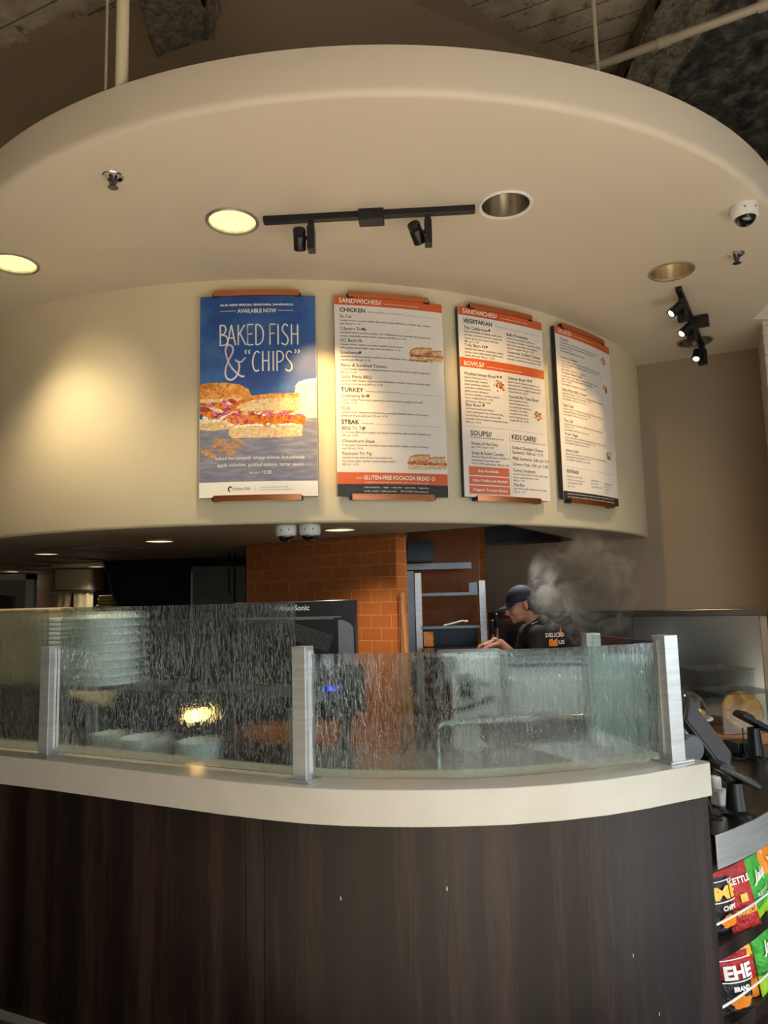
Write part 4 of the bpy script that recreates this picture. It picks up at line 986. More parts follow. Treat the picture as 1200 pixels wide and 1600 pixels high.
STR = {  # tall thin hand-drawn capitals on a 1 x 1 cell
 'B': [[(.05, 0), (.05, 1)], [(.05, 1), (.45, .97), (.62, .85), (.60, .70), (.42, .56), (.05, .52)], [(.05, .52), (.55, .48), (.80, .34), (.80, .16), (.58, .03), (.05, 0)]],
 'A': [[(0, 0), (.42, 1), (.85, 0)], [(.15, .36), (.70, .36)]],
 'K': [[(.08, 0), (.08, 1)], [(.75, 1), (.10, .48)], [(.24, .60), (.85, 0)]],
 'E': [[(.65, 1), (.08, 1), (.08, 0), (.70, 0)], [(.08, .52), (.58, .54)]],
 'D': [[(.06, 0), (.06, 1)], [(.06, 1), (.42, .96), (.72, .78), (.82, .5), (.74, .22), (.45, .04), (.06, 0)]],
 'F': [[(.70, 1), (.08, 1), (.08, 0)], [(.08, .55), (.58, .55)]],
 'I': [[(.3, 0), (.3, 1)]],
 'S': [[(.74, .90), (.58, .99), (.36, .98), (.18, .84), (.20, .68), (.40, .54), (.62, .42), (.76, .26), (.70, .08), (.46, 0), (.20, .03), (.08, .10)]],
 'H': [[(.06, 0), (.06, 1)], [(.72, 0), (.72, 1)], [(.06, .52), (.72, .52)]],
 'C': [[(.82, .90), (.60, 1), (.34, .92), (.12, .66), (.08, .34), (.24, .08), (.50, 0), (.74, .06)]],
 'P': [[(.06, 0), (.06, 1)], [(.06, 1), (.50, .97), (.74, .82), (.72, .62), (.48, .48), (.08, .44)]],
}
def smooth_path(pts, n_=5):
    if len(pts) < 4: return pts
    o = []
    for i in range(len(pts) - 1):
        p0 = Vector(pts[max(0, i - 1)]); p1 = Vector(pts[i]); p2 = Vector(pts[i + 1]); p3 = Vector(pts[min(len(pts) - 1, i + 2)])
        for k in range(n_):
            t = k / n_; q = .5 * ((2 * p1) + (-p0 + p2) * t + (2 * p0 - 5 * p1 + 4 * p2 - p3) * t * t + (-p0 + 3 * p1 - 3 * p2 + p3) * t ** 3); o.append((q.x, q.y))
    return o + [pts[-1]]
def hand(p, word, us, v, h, w_, wcell, m):
    for ch, u in zip(word, us):
        for st in STR[ch]:
            pts = [(u + a * wcell, v + b * h) for a, b in st]; sharp = ch in 'AKEFHI'
            p.stroke(pts if sharp and len(pts) < 3 else (smooth_path(pts) if not sharp else pts), w_, m, .0030, .12)
            if sharp and len(pts) > 2:
                for a, b in zip(pts, pts[1:]): p.stroke([a, b], w_, m, .0030)
def draw_poster(p, W_, H_):
    p.rect(0, .085, W_, H_, 'poster_blue', .0005, 16); p.rect(0, .085, W_, .455, 'poster_table', .0007, 16); p.rect(0, 0, W_, .088, 'print_white', .0009, 16)
    p.text('', 0, 0, .01)
    p.fit('OUR NEW SPECIAL SEASONAL SANDWICH', .12, .545, H_ - .062, .0165, 'print_white', thick=.0007)
    p.fit('AVAILABLE NOW', .222, .447, H_ - .104, .033, 'print_white', thick=.0008)
    for a, b in ((.12, .212), (.455, .545)): p.stroke([(a, H_ - .092), (b, H_ - .092)], .003, 'print_white')
    hand(p, 'BAKED', (.119, .163, .222, .276, .325), H_ - .298, .122, .0080, .056, 'print_white')
    hand(p, 'FISH', (.405, .440, .472, .530), H_ - .298, .122, .0080, .054, 'print_white')
    hand(p, 'CHIPS', (.306, .364, .412, .446, .494), H_ - .455, .118, .0080, .052, 'print_white')
    for u in (.272, .292): p.stroke([(u, H_ - .352), (u - .006, H_ - .338), (u + .002, H_ - .328)], .008, 'print_white')
    for u in (.553, .572): p.stroke([(u - .002, H_ - .348), (u + .006, H_ - .338), (u, H_ - .326)], .008, 'print_white')
    amp = [(.262, -.482), (.245, -.484), (.215, -.462), (.178, -.415), (.158, -.36), (.152, -.325), (.162, -.300), (.182, -.297), (.196, -.315), (.192, -.345), (.172, -.385), (.155, -.43), (.152, -.472), (.166, -.497), (.19, -.502), (.215, -.482), (.230, -.445), (.230, -.405), (.208, -.385)]
    p.stroke([(a, H_ + b) for a, b in smooth_path(amp)], .010, 'print_pale', .0029, .15)
    p.stroke([(a, H_ + b) for a, b in smooth_path([(.208, -.385), (.222, -.395), (.244, -.398), (.262, -.378), (.27, -.374)])], .008, 'print_pale', .0029, .3)
    # sauce jar
    p.poly([(.535, .40), (.55, .62), (.57, .66), (.62, .675), (W_, .68), (W_, .455), (.60, .45)], 'jar_cream', .0010)
    p.poly([(.545, .63), (.57, .665), (.62, .682), (W_, .688), (W_, .668), (.62, .66), (.58, .648)], 'print_pale', .0012)
    p.stroke([(.55, .60), (.60, .59), (W_, .588)], .004, 'print_white', .0013)
    # rear sandwich cut by the left edge
    p.poly([(0, .56), (.02, .545), (.23, .552), (.30, .585), (.285, .625), (.23, .655), (.15, .668), (.05, .668), (0, .66)], 'crust', .0012)
    p.poly([(0, .55), (.02, .535), (.23, .54), (.26, .57), (.2, .575), (.05, .572), (0, .575)], 'crumb', .0013)
    rd = random.Random(3)
    for i in range(34): p.blob(rd.uniform(.02, .22), rd.uniform(.455, .555), rd.uniform(.02, .045), rd.uniform(.008, .016), rd.choice(['fish', 'garnish', 'onion', 'slaw', 'fish']), .0014 + i * .00001, 12, .25, rd.uniform(-.7, .7), i + 100)
    p.poly([(0, .44), (0, .395), (.08, .385), (.2, .40), (.26, .43), (.24, .455), (.1, .45)], 'crumb', .0013)
    for i in range(8): p.blob(.02 + i * .03, .447 + rd.uniform(-.006, .006), .028, .010, 'slaw', .00145, 12, .3, 0, i + 200)
    sandwich(p, .185, .338, .42, 5)
    for i in range(16): p.blob(rd.uniform(.03, .24), rd.uniform(.245, .335) , rd.uniform(.018, .05), rd.uniform(.008, .018), 'chip_onion', .0011 + i * .00002, 14, .25, rd.uniform(-.5, .6), i + 300)
    p.fit('baked barramundi, crispy onions, housemade', .095, .60, .215, .030, 'print_white')
    p.fit('apple coleslaw, pickled onions, tartar sauce', .105, .592, .175, .030, 'print_white')
    p.fit('790 cals', .285, .335, .130, .018, 'print_white'); p.fit('\u2022 12.50', .342, .412, .130, .028, 'print_white', thick=.0004)
    p.blob(.178, .047, .014, .016, 'print_black', .0016, 14, .12); p.blob(.181, .045, .008, .010, 'print_white', .0019, 12, .2)
    p.fit('Urbane Cafe', .197, .292, .041, .023, 'ink')
    p.stroke([(.322, .03), (.322, .062)], .0012, 'ink_grey'); p.fit('prices and menu effective june 14, 2023', .35, .505, .051, .010, 'ink_grey'); p.fit('view all our locations at urbanecafe.com', .35, .535, .036, .010, 'ink_grey')
def entries(p, items, u, u1, H_, size=.0265, dsize=.0155, dv=.0205):
    """items = (v from the top, title, [description lines]); lines are fitted to their natural width but never past u1"""
    for v, ti, ds in items:
        kw = {}
        p.text(ti, u, H_ - v - size * .30, size, 'ink')
        for k, dl in enumerate(ds):
            V, _ = text_mesh(dl, dsize); wd = max(q[0] for q in V); e = min(u1, u + wd)
            vv = H_ - v - .0235 - dv * k - dsize * .3
            p.fit(dl, u, e, vv, dsize, 'ink')
def draw_sandwiches(p, W_, H_):
    p.rect(0, H_ - .052, W_, H_, 'print_orange'); p.text('SANDWICHES//', .028, H_ - .040, .040, 'print_white', thick=.0007, sx=.93); p.fit('served with potato bread and chips', .30, .52, H_ - .037, .013, 'print_white')
    for v, ti, sub, ue in ((.083, 'CHICKEN', 'all natural, no added hormones, no antibiotics ever', .42), (.566, 'TURKEY', 'all natural, no added hormones, nitrate free', .38), (.757, 'STEAK', 'certified black angus', .22)):
        p.text(ti, .030, H_ - v - .012, .036, 'ink', thick=.0006); V, _ = text_mesh(ti, .036, thick=.0006); e = .03 + max(q[0] for q in V) + .012
        p.fit(sub, e, ue, H_ - v - .010, .0125, 'ink_grey'); p.stroke([(ue + .01, H_ - v - .010), (.65, H_ - v - .012)], .0011, 'ink_grey')
    entries(p, [(.124, 'So Cal', ['roasted chicken, avocado, pepper jack cheese, green leaf lettuce, tomatillo salsa, chipotle', 'aioli 790 cal \u2022 11.75']),
      (.198, 'Cilantro Torta', ['marinated cilantro chicken, avocado, corn & black bean salsa, tomatillo salsa, pepper jack', 'cheese, housemade pickled onions, chipotle aioli 870 cal \u2022 11.75']),
      (.270, 'UC Banh Mi', ['roasted chicken, cilantro, cucumbers, pickled carrots, fresno', 'chilis, pickled white radish, sweet chili aioli 690 cal \u2022 11.75']),
      (.343, 'Southwest', ['marinated southwest chicken, avocado, corn & black bean salsa, pepper jack cheese,', 'chipotle aioli 780 cal \u2022 11.75']),
      (.419, 'Pesto & Sundried Tomato', ['roasted chicken, basil pesto, sundried tomatoes, mozzarella cheese, arugula, vegannaise', '800 cal \u2022 11.75']),
      (.488, 'Santa Maria BBQ', ['marinated BBQ chicken, Applewood smoked bacon, cheddar cheese, housemade apple', 'coleslaw, ranch dressing 840 cal \u2022 11.75']),
      (.602, 'Cranberry Brie', ['roasted turkey, French brie, housemade cranberry chutney, arugula, herb aioli', '710 cal \u2022 11.75']),
      (.676, 'Club', ['roasted turkey, Applewood smoked bacon, avocado, cheddar cheese, sliced tomato,', 'green leaf lettuce, herb aioli 770 cal \u2022 11.75']),
      (.794, 'BBQ Tri Tip', ['tri tip steak, BBQ sauce, pepper jack cheese, housemade apple coleslaw, chipotle aioli', '790 cal \u2022 13.25']),
      (.870, 'Chimichurri Steak', ['tri tip steak, housemade chimichurri sauce, feta cheese, arugula, cranberry chutney', 'aioli 740 cal \u2022 13.25']),
      (.943, 'Pastrami Tri Tip', ['pastrami tri tip, swiss cheese, horseradish aioli,', 'housemade apple coleslaw, bread & butter pickles', '870 cal \u2022 13.25'])], .032, .635, H_)
    for (u, v) in ((.165, .198), (.142, .343), (.185, .602), (.155, .794)):
        p.blob(u + .006, H_ - v + .003, .009, .008, 'ink_grey', .0028, 10, .2)
    sandwich(p, .555, H_ - .365, .115, 11); sandwich(p, .455, H_ - .375, .15, 12)
    sandwich(p, .545, H_ - 1.025, .125, 14); sandwich(p, .425, H_ - 1.03, .15, 13)
    p.rect(0, H_ - 1.120, W_, H_ - 1.052, 'print_orange'); p.fit('GLUTEN-FREE FOCACCIA BREAD', .152, .555, H_ - 1.094, .034, 'print_white', thick=.0008); p.fit('(new!)', .11, .142, H_ - 1.090, .016, 'print_white')
    p.blob(.578, H_ - 1.083, .011, .012, 'print_white', .002, 14, .1); p.blob(.578, H_ - 1.083, .006, .008, 'print_orange', .0024, 10, .3)
    p.fit('try gluten-free bread with any sandwich, made in house 440 cal \u2022 2.25', .16, .545, H_ - 1.113, .012, 'print_white')
    p.rect(0, 0, W_, H_ - 1.120, 'print_black', .0009); p.fit('urbane favorites   \u2022 vegan   \u2022 dairy free   \u2022 gluten free   \u2022 vegetarian', .155, .545, H_ - 1.143, .0145, 'print_white')
    p.stroke([(.06, H_ - 1.151), (.64, H_ - 1.151)], .0009, 'ink_grey'); p.fit('locally owned + california native     WE CATER! urbanecafe.com', .155, .545, H_ - 1.166, .0145, 'print_white')
def draw_bowls(p, W_, H_):
    f = lambda q: H_ * (1 - q)
    p.rect(0, H_ - .053, W_, H_, 'print_orange'); p.text('SANDWICHES//', .032, H_ - .041, .040, 'print_white', thick=.0007, sx=.93); p.fit('served with potato bread and chips', .32, .54, H_ - .037, .013, 'print_white')
    p.text('VEGETARIAN', .036, f(.084), .036, 'ink', thick=.0006); p.stroke([(.27, f(.08)), (.65, f(.082))], .0011, 'ink_grey')
    E = lambda it, u, u1, **k: entries(p, [(q * H_, a, b) for q, a, b in it], u, u1, H_, **k)
    k = dict(size=.028, dsize=.0175, dv=.0215)
    E([(.112, 'The Californian', ['house marinated portobello mushrooms,', 'avocado, sundried tomatoes, mozzarella', 'cheese, green leaf lettuce, herb aioli', '680 cal \u2022 11.75']), (.205, 'Tofu Banh Mi', ['roasted tofu, cilantro, cucumbers, pickled', 'carrots, fresno chilis, pickled white radish,', 'sweet chili aioli 740 cal \u2022 11.75'])], .038, .325, **k)
    E([(.112, 'Bella Portobello', ['marinated portobello mushroom,', 'fire roasted tomatoes, mozzarella cheese,', 'basil pesto, vegannaise, mixed greens', 'balsamic, arugula 740 cal \u2022 11.75']), (.208, 'Gourmet Grilled Cheese', ['cheddar, gouda, brie & pepper jack cheese', 'avocado, sundried tomato 820 cal \u2022 9.95'])], .36, .655, **k)
    p.rect(0, f(.323), W_, f(.273), 'print_orange'); p.text('BOWLS//', .028, f(.314), .040, 'print_white', thick=.0007, sx=.93); p.fit('served fresh with urbane seasoned greens and grains', .195, .47, f(.312), .013, 'print_white')
    E([(.358, 'Mediterranean Bowl', ['mixed whole grain rice,', 'marinated kale, roasted', 'sweet potatoes, sundried', 'cucumbers, pickled onions,', 'garlic roasted chickpeas', 'hummus, tzatziki, cucumber salsa &', 'lemon wedge 670 cal \u2022 11.95', 'add chicken 180 cal \u2022 3.50']), (.522, 'Baja Bowl', ['marinated southwest chicken,', 'mixed whole grain rice, marinated kale,', 'corn & black bean salsa, fresno chilis,', 'avocado, ranch & chipotle vinaigrette drizzle', '640 cal \u2022 13.95'])], .028, .34, **k)
    E([(.352, 'Salmon Bowl', ['glazed salmon, mixed whole grain rice,', 'marinated kale, roasted sweet potatoes,', 'edamame, lemon wedge & sesame aioli', 'drizzle 740 cal \u2022 15.75']), (.452, 'Seared Ahi Tuna Bowl', ['seared grade ahi tuna,', 'mixed whole grain rice,', 'marinated kale, edamame,', 'cucumber, red radish,', 'avocado, fresno chilis,', 'ponzu dressing, lemon', 'wedge 690 cal \u2022 15.95'])], .355, .655, **k)
    bowl_pic(p, .285, f(.405), .055, 21); bowl_pic(p, .60, f(.535), .050, 22)
    for (u, q) in ((.275, .358), (.300, .358), (.158, .522), (.525, .352), (.548, .352), (.20, .205), (.225, .112)): p.blob(u, f(q) + .004, .008, .009, 'ink_grey', .0028, 9, .2)
    p.stroke([(.02, f(.635)), (.655, f(.635))], .0011, 'ink_grey'); p.stroke([(.348, f(.65)), (.348, f(.975))], .0011, 'ink_grey')
    p.text('SOUPS//', .055, f(.682), .044, 'ink', thick=.0006); p.fit('served with house baked focaccia bread', .055, .30, f(.695), .0145, 'ink')
    p.text('KIDS CAFE//', .362, f(.682), .044, 'ink', thick=.0006, sx=.9); p.fit('served with choice of milk, apple juice or fruit', .362, .65, f(.695), .0145, 'ink')
    E([(.722, 'Soups of the Day', ['cup \u2022 5.95  bowl \u2022 7.95']), (.772, 'Soup & Salad Combo', ['choice of soup & half salad or the 805 or', 'served with house side salad', '10 oz \u2022 10.95, add chicken 180 cal \u2022 3.50'])], .058, .335, **k)
    E([(.728, 'Grilled Cheddar Cheese', []), (.752, 'Sandwich  520 cal \u2022 5.95', []), (.785, 'PB&J Sandwich  540 cal \u2022 5.95', []), (.815, 'Cheese Pizza  530 cal \u2022 5.95', []), (.848, 'Turkey Sandwich', ['roasted turkey, cheddar cheese, white bread', 'tomato, green leaf lettuce, mayo', '490 cal \u2022 7.25']), (.925, 'The Ben', ['baby chicken with roasted mustard greens', '360 cal \u2022 7.25'])], .362, .655, size=.027, dsize=.0165, dv=.021)
    for q0, q1, tx in ((.842, .887, 'Baja Enchilada'), (.893, .935, 'Italian Wedding with Meatballs'), (.941, .983, 'Organic Tomato Bisque')):
        p.rect(.035, f(q1), .335, f(q0), 'print_salmon', .0008, 6); p.fit(tx, .10 if len(tx) < 16 else .06, .25 if len(tx) < 16 else .315, f((q0 + q1) / 2) - .007, .022, 'print_white', thick=.0005)
def draw_salads(p, W_, H_):
    f = lambda q: H_ * (1 - q)
    p.rect(0, H_ - .055, W_, H_, 'print_orange'); p.text('SALADS//', .03, H_ - .043, .040, 'print_white', thick=.0007, sx=.93); p.fit('served with house baked focaccia bread', .205, .47, H_ - .037, .013, 'print_white')
    L1 = 'cilantro chicken, romaine, avocado, corn & black bean salsa, cotija cheese,'; L2 = 'tortilla strips, pepita seeds, radish & chipotle ranch dressing 610 cal \u2022 13.75'
    G = 'also available in half portion or as a wrap'
    E = [(.073, 'The 805*', ['marinated chicken, mixed greens, avocado, feta cheese, bacon, candied', 'walnuts, strawberries, housemade balsamic vinaigrette 650 cal', 'half 460 cal \u2022 11.75', G]),
         (.180, 'Cilantro Chicken', [L1, L2, '510 cal \u2022 11.75', G]),
         (.268, 'Crunchy Peanut Salad', ['roasted chicken, napa cabbage, carrots, cilantro, edamame, peanuts', 'fresno chilis, crispy wontons, peanut & sesame dressing', '590 cal \u2022 13.75', G]),
         (.370, 'Santa Maria BBQ Chicken', ['bbq chicken, romaine, tomatoes, bacon, cheddar, black beans, crispy onions', 'corn, ranch dressing & bbq drizzle 660 cal \u2022 13.75', G]),
         (.460, 'Kale Cobb', ['roasted chicken, marinated kale, bacon, egg, bleu cheese, avocado, tomato', 'housemade balsamic vinaigrette 620 cal \u2022 13.75', G]),
         (.548, 'The Cafe', ['roasted turkey, mixed greens, cranberries, feta cheese, candied pecans', '520 cal \u2022 11.75', G]),
         (.625, 'Power Veggie', ['romaine, kale, quinoa, edamame, sweet potatoes, beets, avocado, sunflower', 'seeds, garlic chickpeas, lemon dressing 480 cal \u2022 11.75', G]),
         (.720, 'Salmon Salad', ['glazed salmon, mixed greens, cucumber, tomatoes, red onion, goat cheese,', 'housemade dill vinaigrette 640 cal \u2022 15.75', G])]
    entries(p, [(q * H_, a, b) for q, a, b in E], .045, .60, H_, size=.0265, dsize=.0165, dv=.0195)
    for q, s_ in ((.115, 31), (.285, 32), (.705, 33)): bowl_pic(p, .60, f(q) , .052, s_)
    p.stroke([(.045, f(.815)), (.64, f(.815))], .0011, 'ink_grey'); p.text('EXTRAS//', .045, f(.848), .032, 'ink', thick=.0004)
    entries(p, [(.868 * H_, 'Substitute soup for chips', ['480-630 cal \u2022 extra dressing 1.25']), (.905 * H_, 'Substitute fruit for chips', ['80 cal \u2022 2.25'])], .045, .30, H_, size=.0165, dsize=.0145)
    entries(p, [(.872 * H_, 'Avocado side', ['80 cal \u2022 2.25', 'extra bread 60 cal \u2022 1.50'])], .32, .47, H_, size=.0165, dsize=.0145)
    entries(p, [(.878 * H_, 'Housemade chips', ['90 cal \u2022 2.25', 'cookie 260', 'cal \u2022 2.95'])], .50, .64, H_, size=.0165, dsize=.0145)
    p.rect(0, 0, W_, .055, 'print_black'); p.fit('additional nutrition information available upon request. 2,000 calories a day is used', .04, .63, .034, .013, 'print_white'); p.fit('for general nutrition advice, but calorie needs vary', .04, .64, .014, .013, 'print_white')
board(-4.45, 7.50, 2.187, 3.372, 'poster', 'blue poster reading BAKED FISH & CHIPS with a sandwich picture', draw_poster)
board(9.42, 21.35, 2.187, 3.376, 'menu_board', 'white menu board with orange SANDWICHES header and black foot, right of the blue poster', draw_sandwiches)
board(23.28, 35.25, 2.194, 3.386, 'menu_board', 'white menu board with a second orange band reading BOWLS', draw_bowls)
board(37.55, 50.3, 2.218, 3.400, 'menu_board', 'narrow looking menu board headed SALADS, furthest right', draw_salads, (.07, .62))

# ================================================================== WORKER (in profile, facing left)
WX, WY = .905, 5.02
wk = thing('person', 'worker in a dark cap and black printed shirt bent over a bench in steam', 'person', (1.08, WY, 0))
HC = Vector((.905, WY, 1.535))                                   # head centre
def J(x, y, z): return Vector((x, WY + y, z))
b = MB().use('skin')
tilt = Matrix.Rotation(math.radians(-14), 3, 'Y')               # chin drops forward (towards -x)
def hd(x, y, z): return HC + tilt @ Vector((x, y, z))
b.ball(hd(.018, 0, .035), (.093, .073, .088), 24, 16, tilt)       # cranium
b.ball(hd(-.030, 0, -.020), (.058, .058, .078), 20, 14, tilt)     # face
b.ball(hd(-.030, 0, -.075), (.046, .046, .035), 16, 10, tilt)     # jaw
b.ball(hd(-.066, 0, -.095), (.019, .022, .016), 12, 8, tilt)      # chin
b.tube([hd(-.080, 0, .012), hd(-.098, 0, -.018), hd(-.109, 0, -.034), hd(-.088, 0, -.044)], [.008, .012, .014, .010], 10)   # nose
b.ball(hd(-.083, 0, -.060), (.010, .022, .006), 12, 8, tilt); b.ball(hd(-.080, 0, -.073), (.010, .019, .0065), 12, 8, tilt)  # lips
b.ball(hd(-.078, 0, .022), (.010, .046, .011), 12, 8, tilt)       # brow
for sg in (-1, 1):
    b.ball(hd(-.056, sg * .040, -.028), (.024, .018, .026), 12, 8, tilt)                         # cheek
    b.ball(hd(.022, sg * .074, -.010), (.017, .008, .030), 14, 10, tilt); b.ball(hd(.018, sg * .074, -.034), (.009, .007, .010), 10, 8, tilt)
NK = J(1.0, 0, 1.40)
b.cap(hd(.035, 0, -.06), NK, .050, .056, 16)
PEL = J(1.30, .02, .93)
b.cap(NK + Vector((.03, 0, -.02)), J(1.16, 0, 1.18), .085, .125, 16); b.cap(J(1.16, 0, 1.18), PEL, .12, .135, 16)
SHL, SHR = J(.985, -.175, 1.335), J(.985, .175, 1.335)
b.cap(SHL, SHR, .055, .055, 14)
EL, ER = J(.965, -.235, 1.06), J(.92, .215, 1.10)
WL, WR = J(.745, -.115, 1.262 + .03), J(.735, .10, 1.262 + .03)
for S_, E_, W2 in ((SHL, EL, WL), (SHR, ER, WR)):
    b.cap(S_, E_, .050, .040, 14); b.cap(E_, W2, .041, .026, 14)
hipL, hipR = PEL + Vector((0, -.09, -.02)), PEL + Vector((0, .09, -.02))
for h, sg in ((hipL, -1), (hipR, 1)):
    kn = Vector((1.24, h.y + sg * .01, .50)); an = Vector((1.30, h.y + sg * .01, .09)); b.cap(h, kn, .085, .058, 14); b.cap(kn, an, .057, .038, 14); b.cap(an + Vector((0, 0, -.045)), an + Vector((-.17, 0, -.06)), .035, .028, 12)
for W2, sg in ((WL, -1), (WR, 1)):                                # hands: palm, four curled fingers, thumb
    dirn = Vector((-.92, 0, -.25)).normalized(); side = Vector((0, 1, 0)); pc = W2 + dirn * .05
    for q in (-.022, -.007, .008, .023): b.cap(W2 + side * q * .5, pc + side * q + dirn * .02, .014, .012, 10)
    for q, L_ in ((-.030, .030), (-.010, .040), (.010, .043), (.030, .037)):
        a0 = pc + side * q + dirn * .028; a1 = a0 + dirn * L_ * .8 + Vector((0, 0, -.006)); a2 = a1 + Vector((-.010, 0, -.024 * L_ / .04)); b.cap(a0, a1, .0095, .0088, 10); b.cap(a1, a2, .0088, .0078, 10)
    a0 = W2 + dirn * .02 + side * (-sg) * .024; a1 = a0 + dirn * .03 + side * (-sg) * .022 + Vector((0, 0, -.008)); a2 = a1 + dirn * .028 + side * sg * .002; b.cap(a0, a1, .012, .010, 10); b.cap(a1, a2, .010, .0085, 10)
b.build('body', wk, remesh=.0055, smooth_it=3)
s_ = MB().use('black_shirt')
s_.cap(NK + Vector((.035, 0, -.035)), J(1.16, 0, 1.18), .100, .148, 18); s_.cap(J(1.16, 0, 1.18), PEL + Vector((0, 0, -.05)), .145, .160, 18); s_.cap(J(1.10, -.05, 1.30), J(1.10, .05, 1.30), .11, .11, 14)
s_.cap(SHL, SHR, .070, .070, 16); s_.ball(J(1.05, 0, 1.375), (.085, .11, .05))
for S_, E_, W2 in ((SHL, EL, WL), (SHR, ER, WR)): s_.cap(S_, E_, .070, .058, 16); s_.cap(E_, E_.lerp(W2, .55), .056, .045, 14)
s_.build('shirt', wk, remesh=.007, smooth_it=4)
c_ = MB().use('white_plastic'); c_.tube([NK + Vector((-.035 + .07 * (k / 10), -.068 + .02 * abs(k / 10 - .5), .002 + .035 * (k / 10))) for k in range(11)], .006, 8); c_.build('collar_trim', wk)
tr = MB().use('dark_denim')
for h, sg in ((hipL, -1), (hipR, 1)): kn = Vector((1.24, h.y + sg * .01, .50)); an = Vector((1.30, h.y + sg * .01, .10)); tr.cap(h, kn, .098, .075, 16); tr.cap(kn, an, .074, .06, 16)
tr.ball(PEL, (.14, .165, .12)); tr.build('trousers', wk, remesh=.01, smooth_it=3)
for h in (hipL, hipR): MB().use('black_rubber').cap(Vector((1.31, h.y, .045)), Vector((1.14, h.y, .04)), .045, .038, 14).build('shoe', wk)
# cap, hair
cp = MB().use('navy_cap'); P = []
nr, ns = 12, 28
for i in range(nr + 1):
    th = (PI / 2 + .10) * i / nr
    for k in range(ns):
        a = 2 * PI * k / ns; P.append(hd(.016 + .104 * sin(th) * cos(a), .083 * sin(th) * sin(a), .030 + .100 * cos(th) * (1 if cos(th) > 0 else 1)))
cp.add(P, [(i * ns + k, (i + 1) * ns + k, (i + 1) * ns + (k + 1) % ns, i * ns + (k + 1) % ns) for i in range(nr) for k in range(ns)])
cp.ball(hd(.016, 0, .131), .008, 10, 6); cap_o = cp.build('cap', wk, angle=180)
sm_ = cap_o.modifiers.new('s', 'SOLIDIFY'); sm_.thickness = .003
br = MB().use('navy_cap'); P = []
for i in range(13):
    a = math.radians(-58 + 116 * i / 12); r0 = .0; ex = .085 * cos(a) ** .6
    for j in range(5):
        t_ = j / 4; P.append(hd(.016 - .100 * cos(a) - ex * t_, .082 * sin(a) * (1 - .10 * t_), .026 - .022 * t_ - .016 * (sin(a) ** 2) * (1 - .3 * t_)))
br.add(P, [(i * 5 + j, (i + 1) * 5 + j, (i + 1) * 5 + j + 1, i * 5 + j + 1) for i in range(12) for j in range(4)])
bo = br.build('brim', cap_o, angle=180); bo.modifiers.new('s', 'SOLIDIFY').thickness = .004
hr = MB().use('hair_brown'); rh = random.Random(8)
hr.ball(hd(.050, 0, -.005), (.064, .076, .060), 18, 12, tilt)
for i in range(70):
    a = rh.uniform(-1.4, 1.4); z = rh.uniform(-.05, .02); p0_ = hd(.045 + .055 * cos(a), .070 * sin(a), z); p2 = p0_ + Vector((.018 * cos(a) + .012, .014 * sin(a), -.028 + rh.uniform(-.012, .01))); hr.tube([p0_, (p0_ + p2) / 2 + Vector((.006, 0, .004)), p2], [.010, .009, .003], 6)
hr.build('hair', wk)
# shirt print on the near sleeve side
def sp(u, v, L): return (1.005 + u, WY - .297 + u * .28 - L, 1.272 + v)
pr = Print(lambda u, v, L: sp(u, v, L - .008))
pr.fit('DELICIO', .0, .125, .058, .036, 'print_white', thick=.001); pr.fit('US', .085, .125, .012, .034, 'print_white', thick=.001)
pr.poly([(.02, .0), (.078, .0), (.078, .05), (.05, .035), (.045, .05), (.02, .04)], 'bag_orange', .001); pr.poly([(.085, .06), (.115, .06), (.105, .115)], 'bag_orange', .001)
pr.mb.build('shirt_print', wk, smooth=False)

# ================================================================== STEAM
n = N('steam_volume'); n.t.nodes.remove(n.b)
pv = n.n('ShaderNodeVolumePrincipled'); pv.inputs['Color'].default_value = (.95, .93, .9, 1); pv.inputs['Anisotropy'].default_value = .2
tc = n.n('ShaderNodeTexCoord')
nz_ = n.noise(tc.outputs['Object'], 5.5, 5, .6, 1.4)
mr = n.n('ShaderNodeMapRange'); n.l(nz_, mr.inputs[0]); mr.inputs[1].default_value = .46; mr.inputs[2].default_value = .72; mr.inputs[3].default_value = 0; mr.inputs[4].default_value = 1
# fade towards the border of the box (generated coordinates 0..1)
mp_ = n.n('ShaderNodeMapping'); mp_.inputs['Location'].default_value = (-1, -1, -1); mp_.inputs['Scale'].default_value = (2, 2, 2); n.l(tc.outputs['Generated'], mp_.inputs[0])
gr = n.n('ShaderNodeTexGradient', gradient_type='SPHERICAL'); n.l(mp_.outputs[0], gr.inputs[0])
m1 = n.n('ShaderNodeMath', operation='MULTIPLY'); n.l(mr.outputs[0], m1.inputs[0]); n.l(gr.outputs['Fac'], m1.inputs[1])
m2 = n.n('ShaderNodeMath', operation='MULTIPLY'); n.l(m1.outputs[0], m2.inputs[0]); m2.inputs[1].default_value = 50
n.l(m2.outputs[0], pv.inputs['Density']); n.l(pv.outputs[0], n.out.inputs['Volume'])
m = MB().use('steam_volume'); m.ball((1.31, 4.86, 1.64), (.40, .20, .385), 24, 16)
o = m.build('steam', loc=(1.24, 4.86, 1.25)); tag(o, 'pale steam cloud rising past the worker towards the hood', 'steam', kind='stuff')

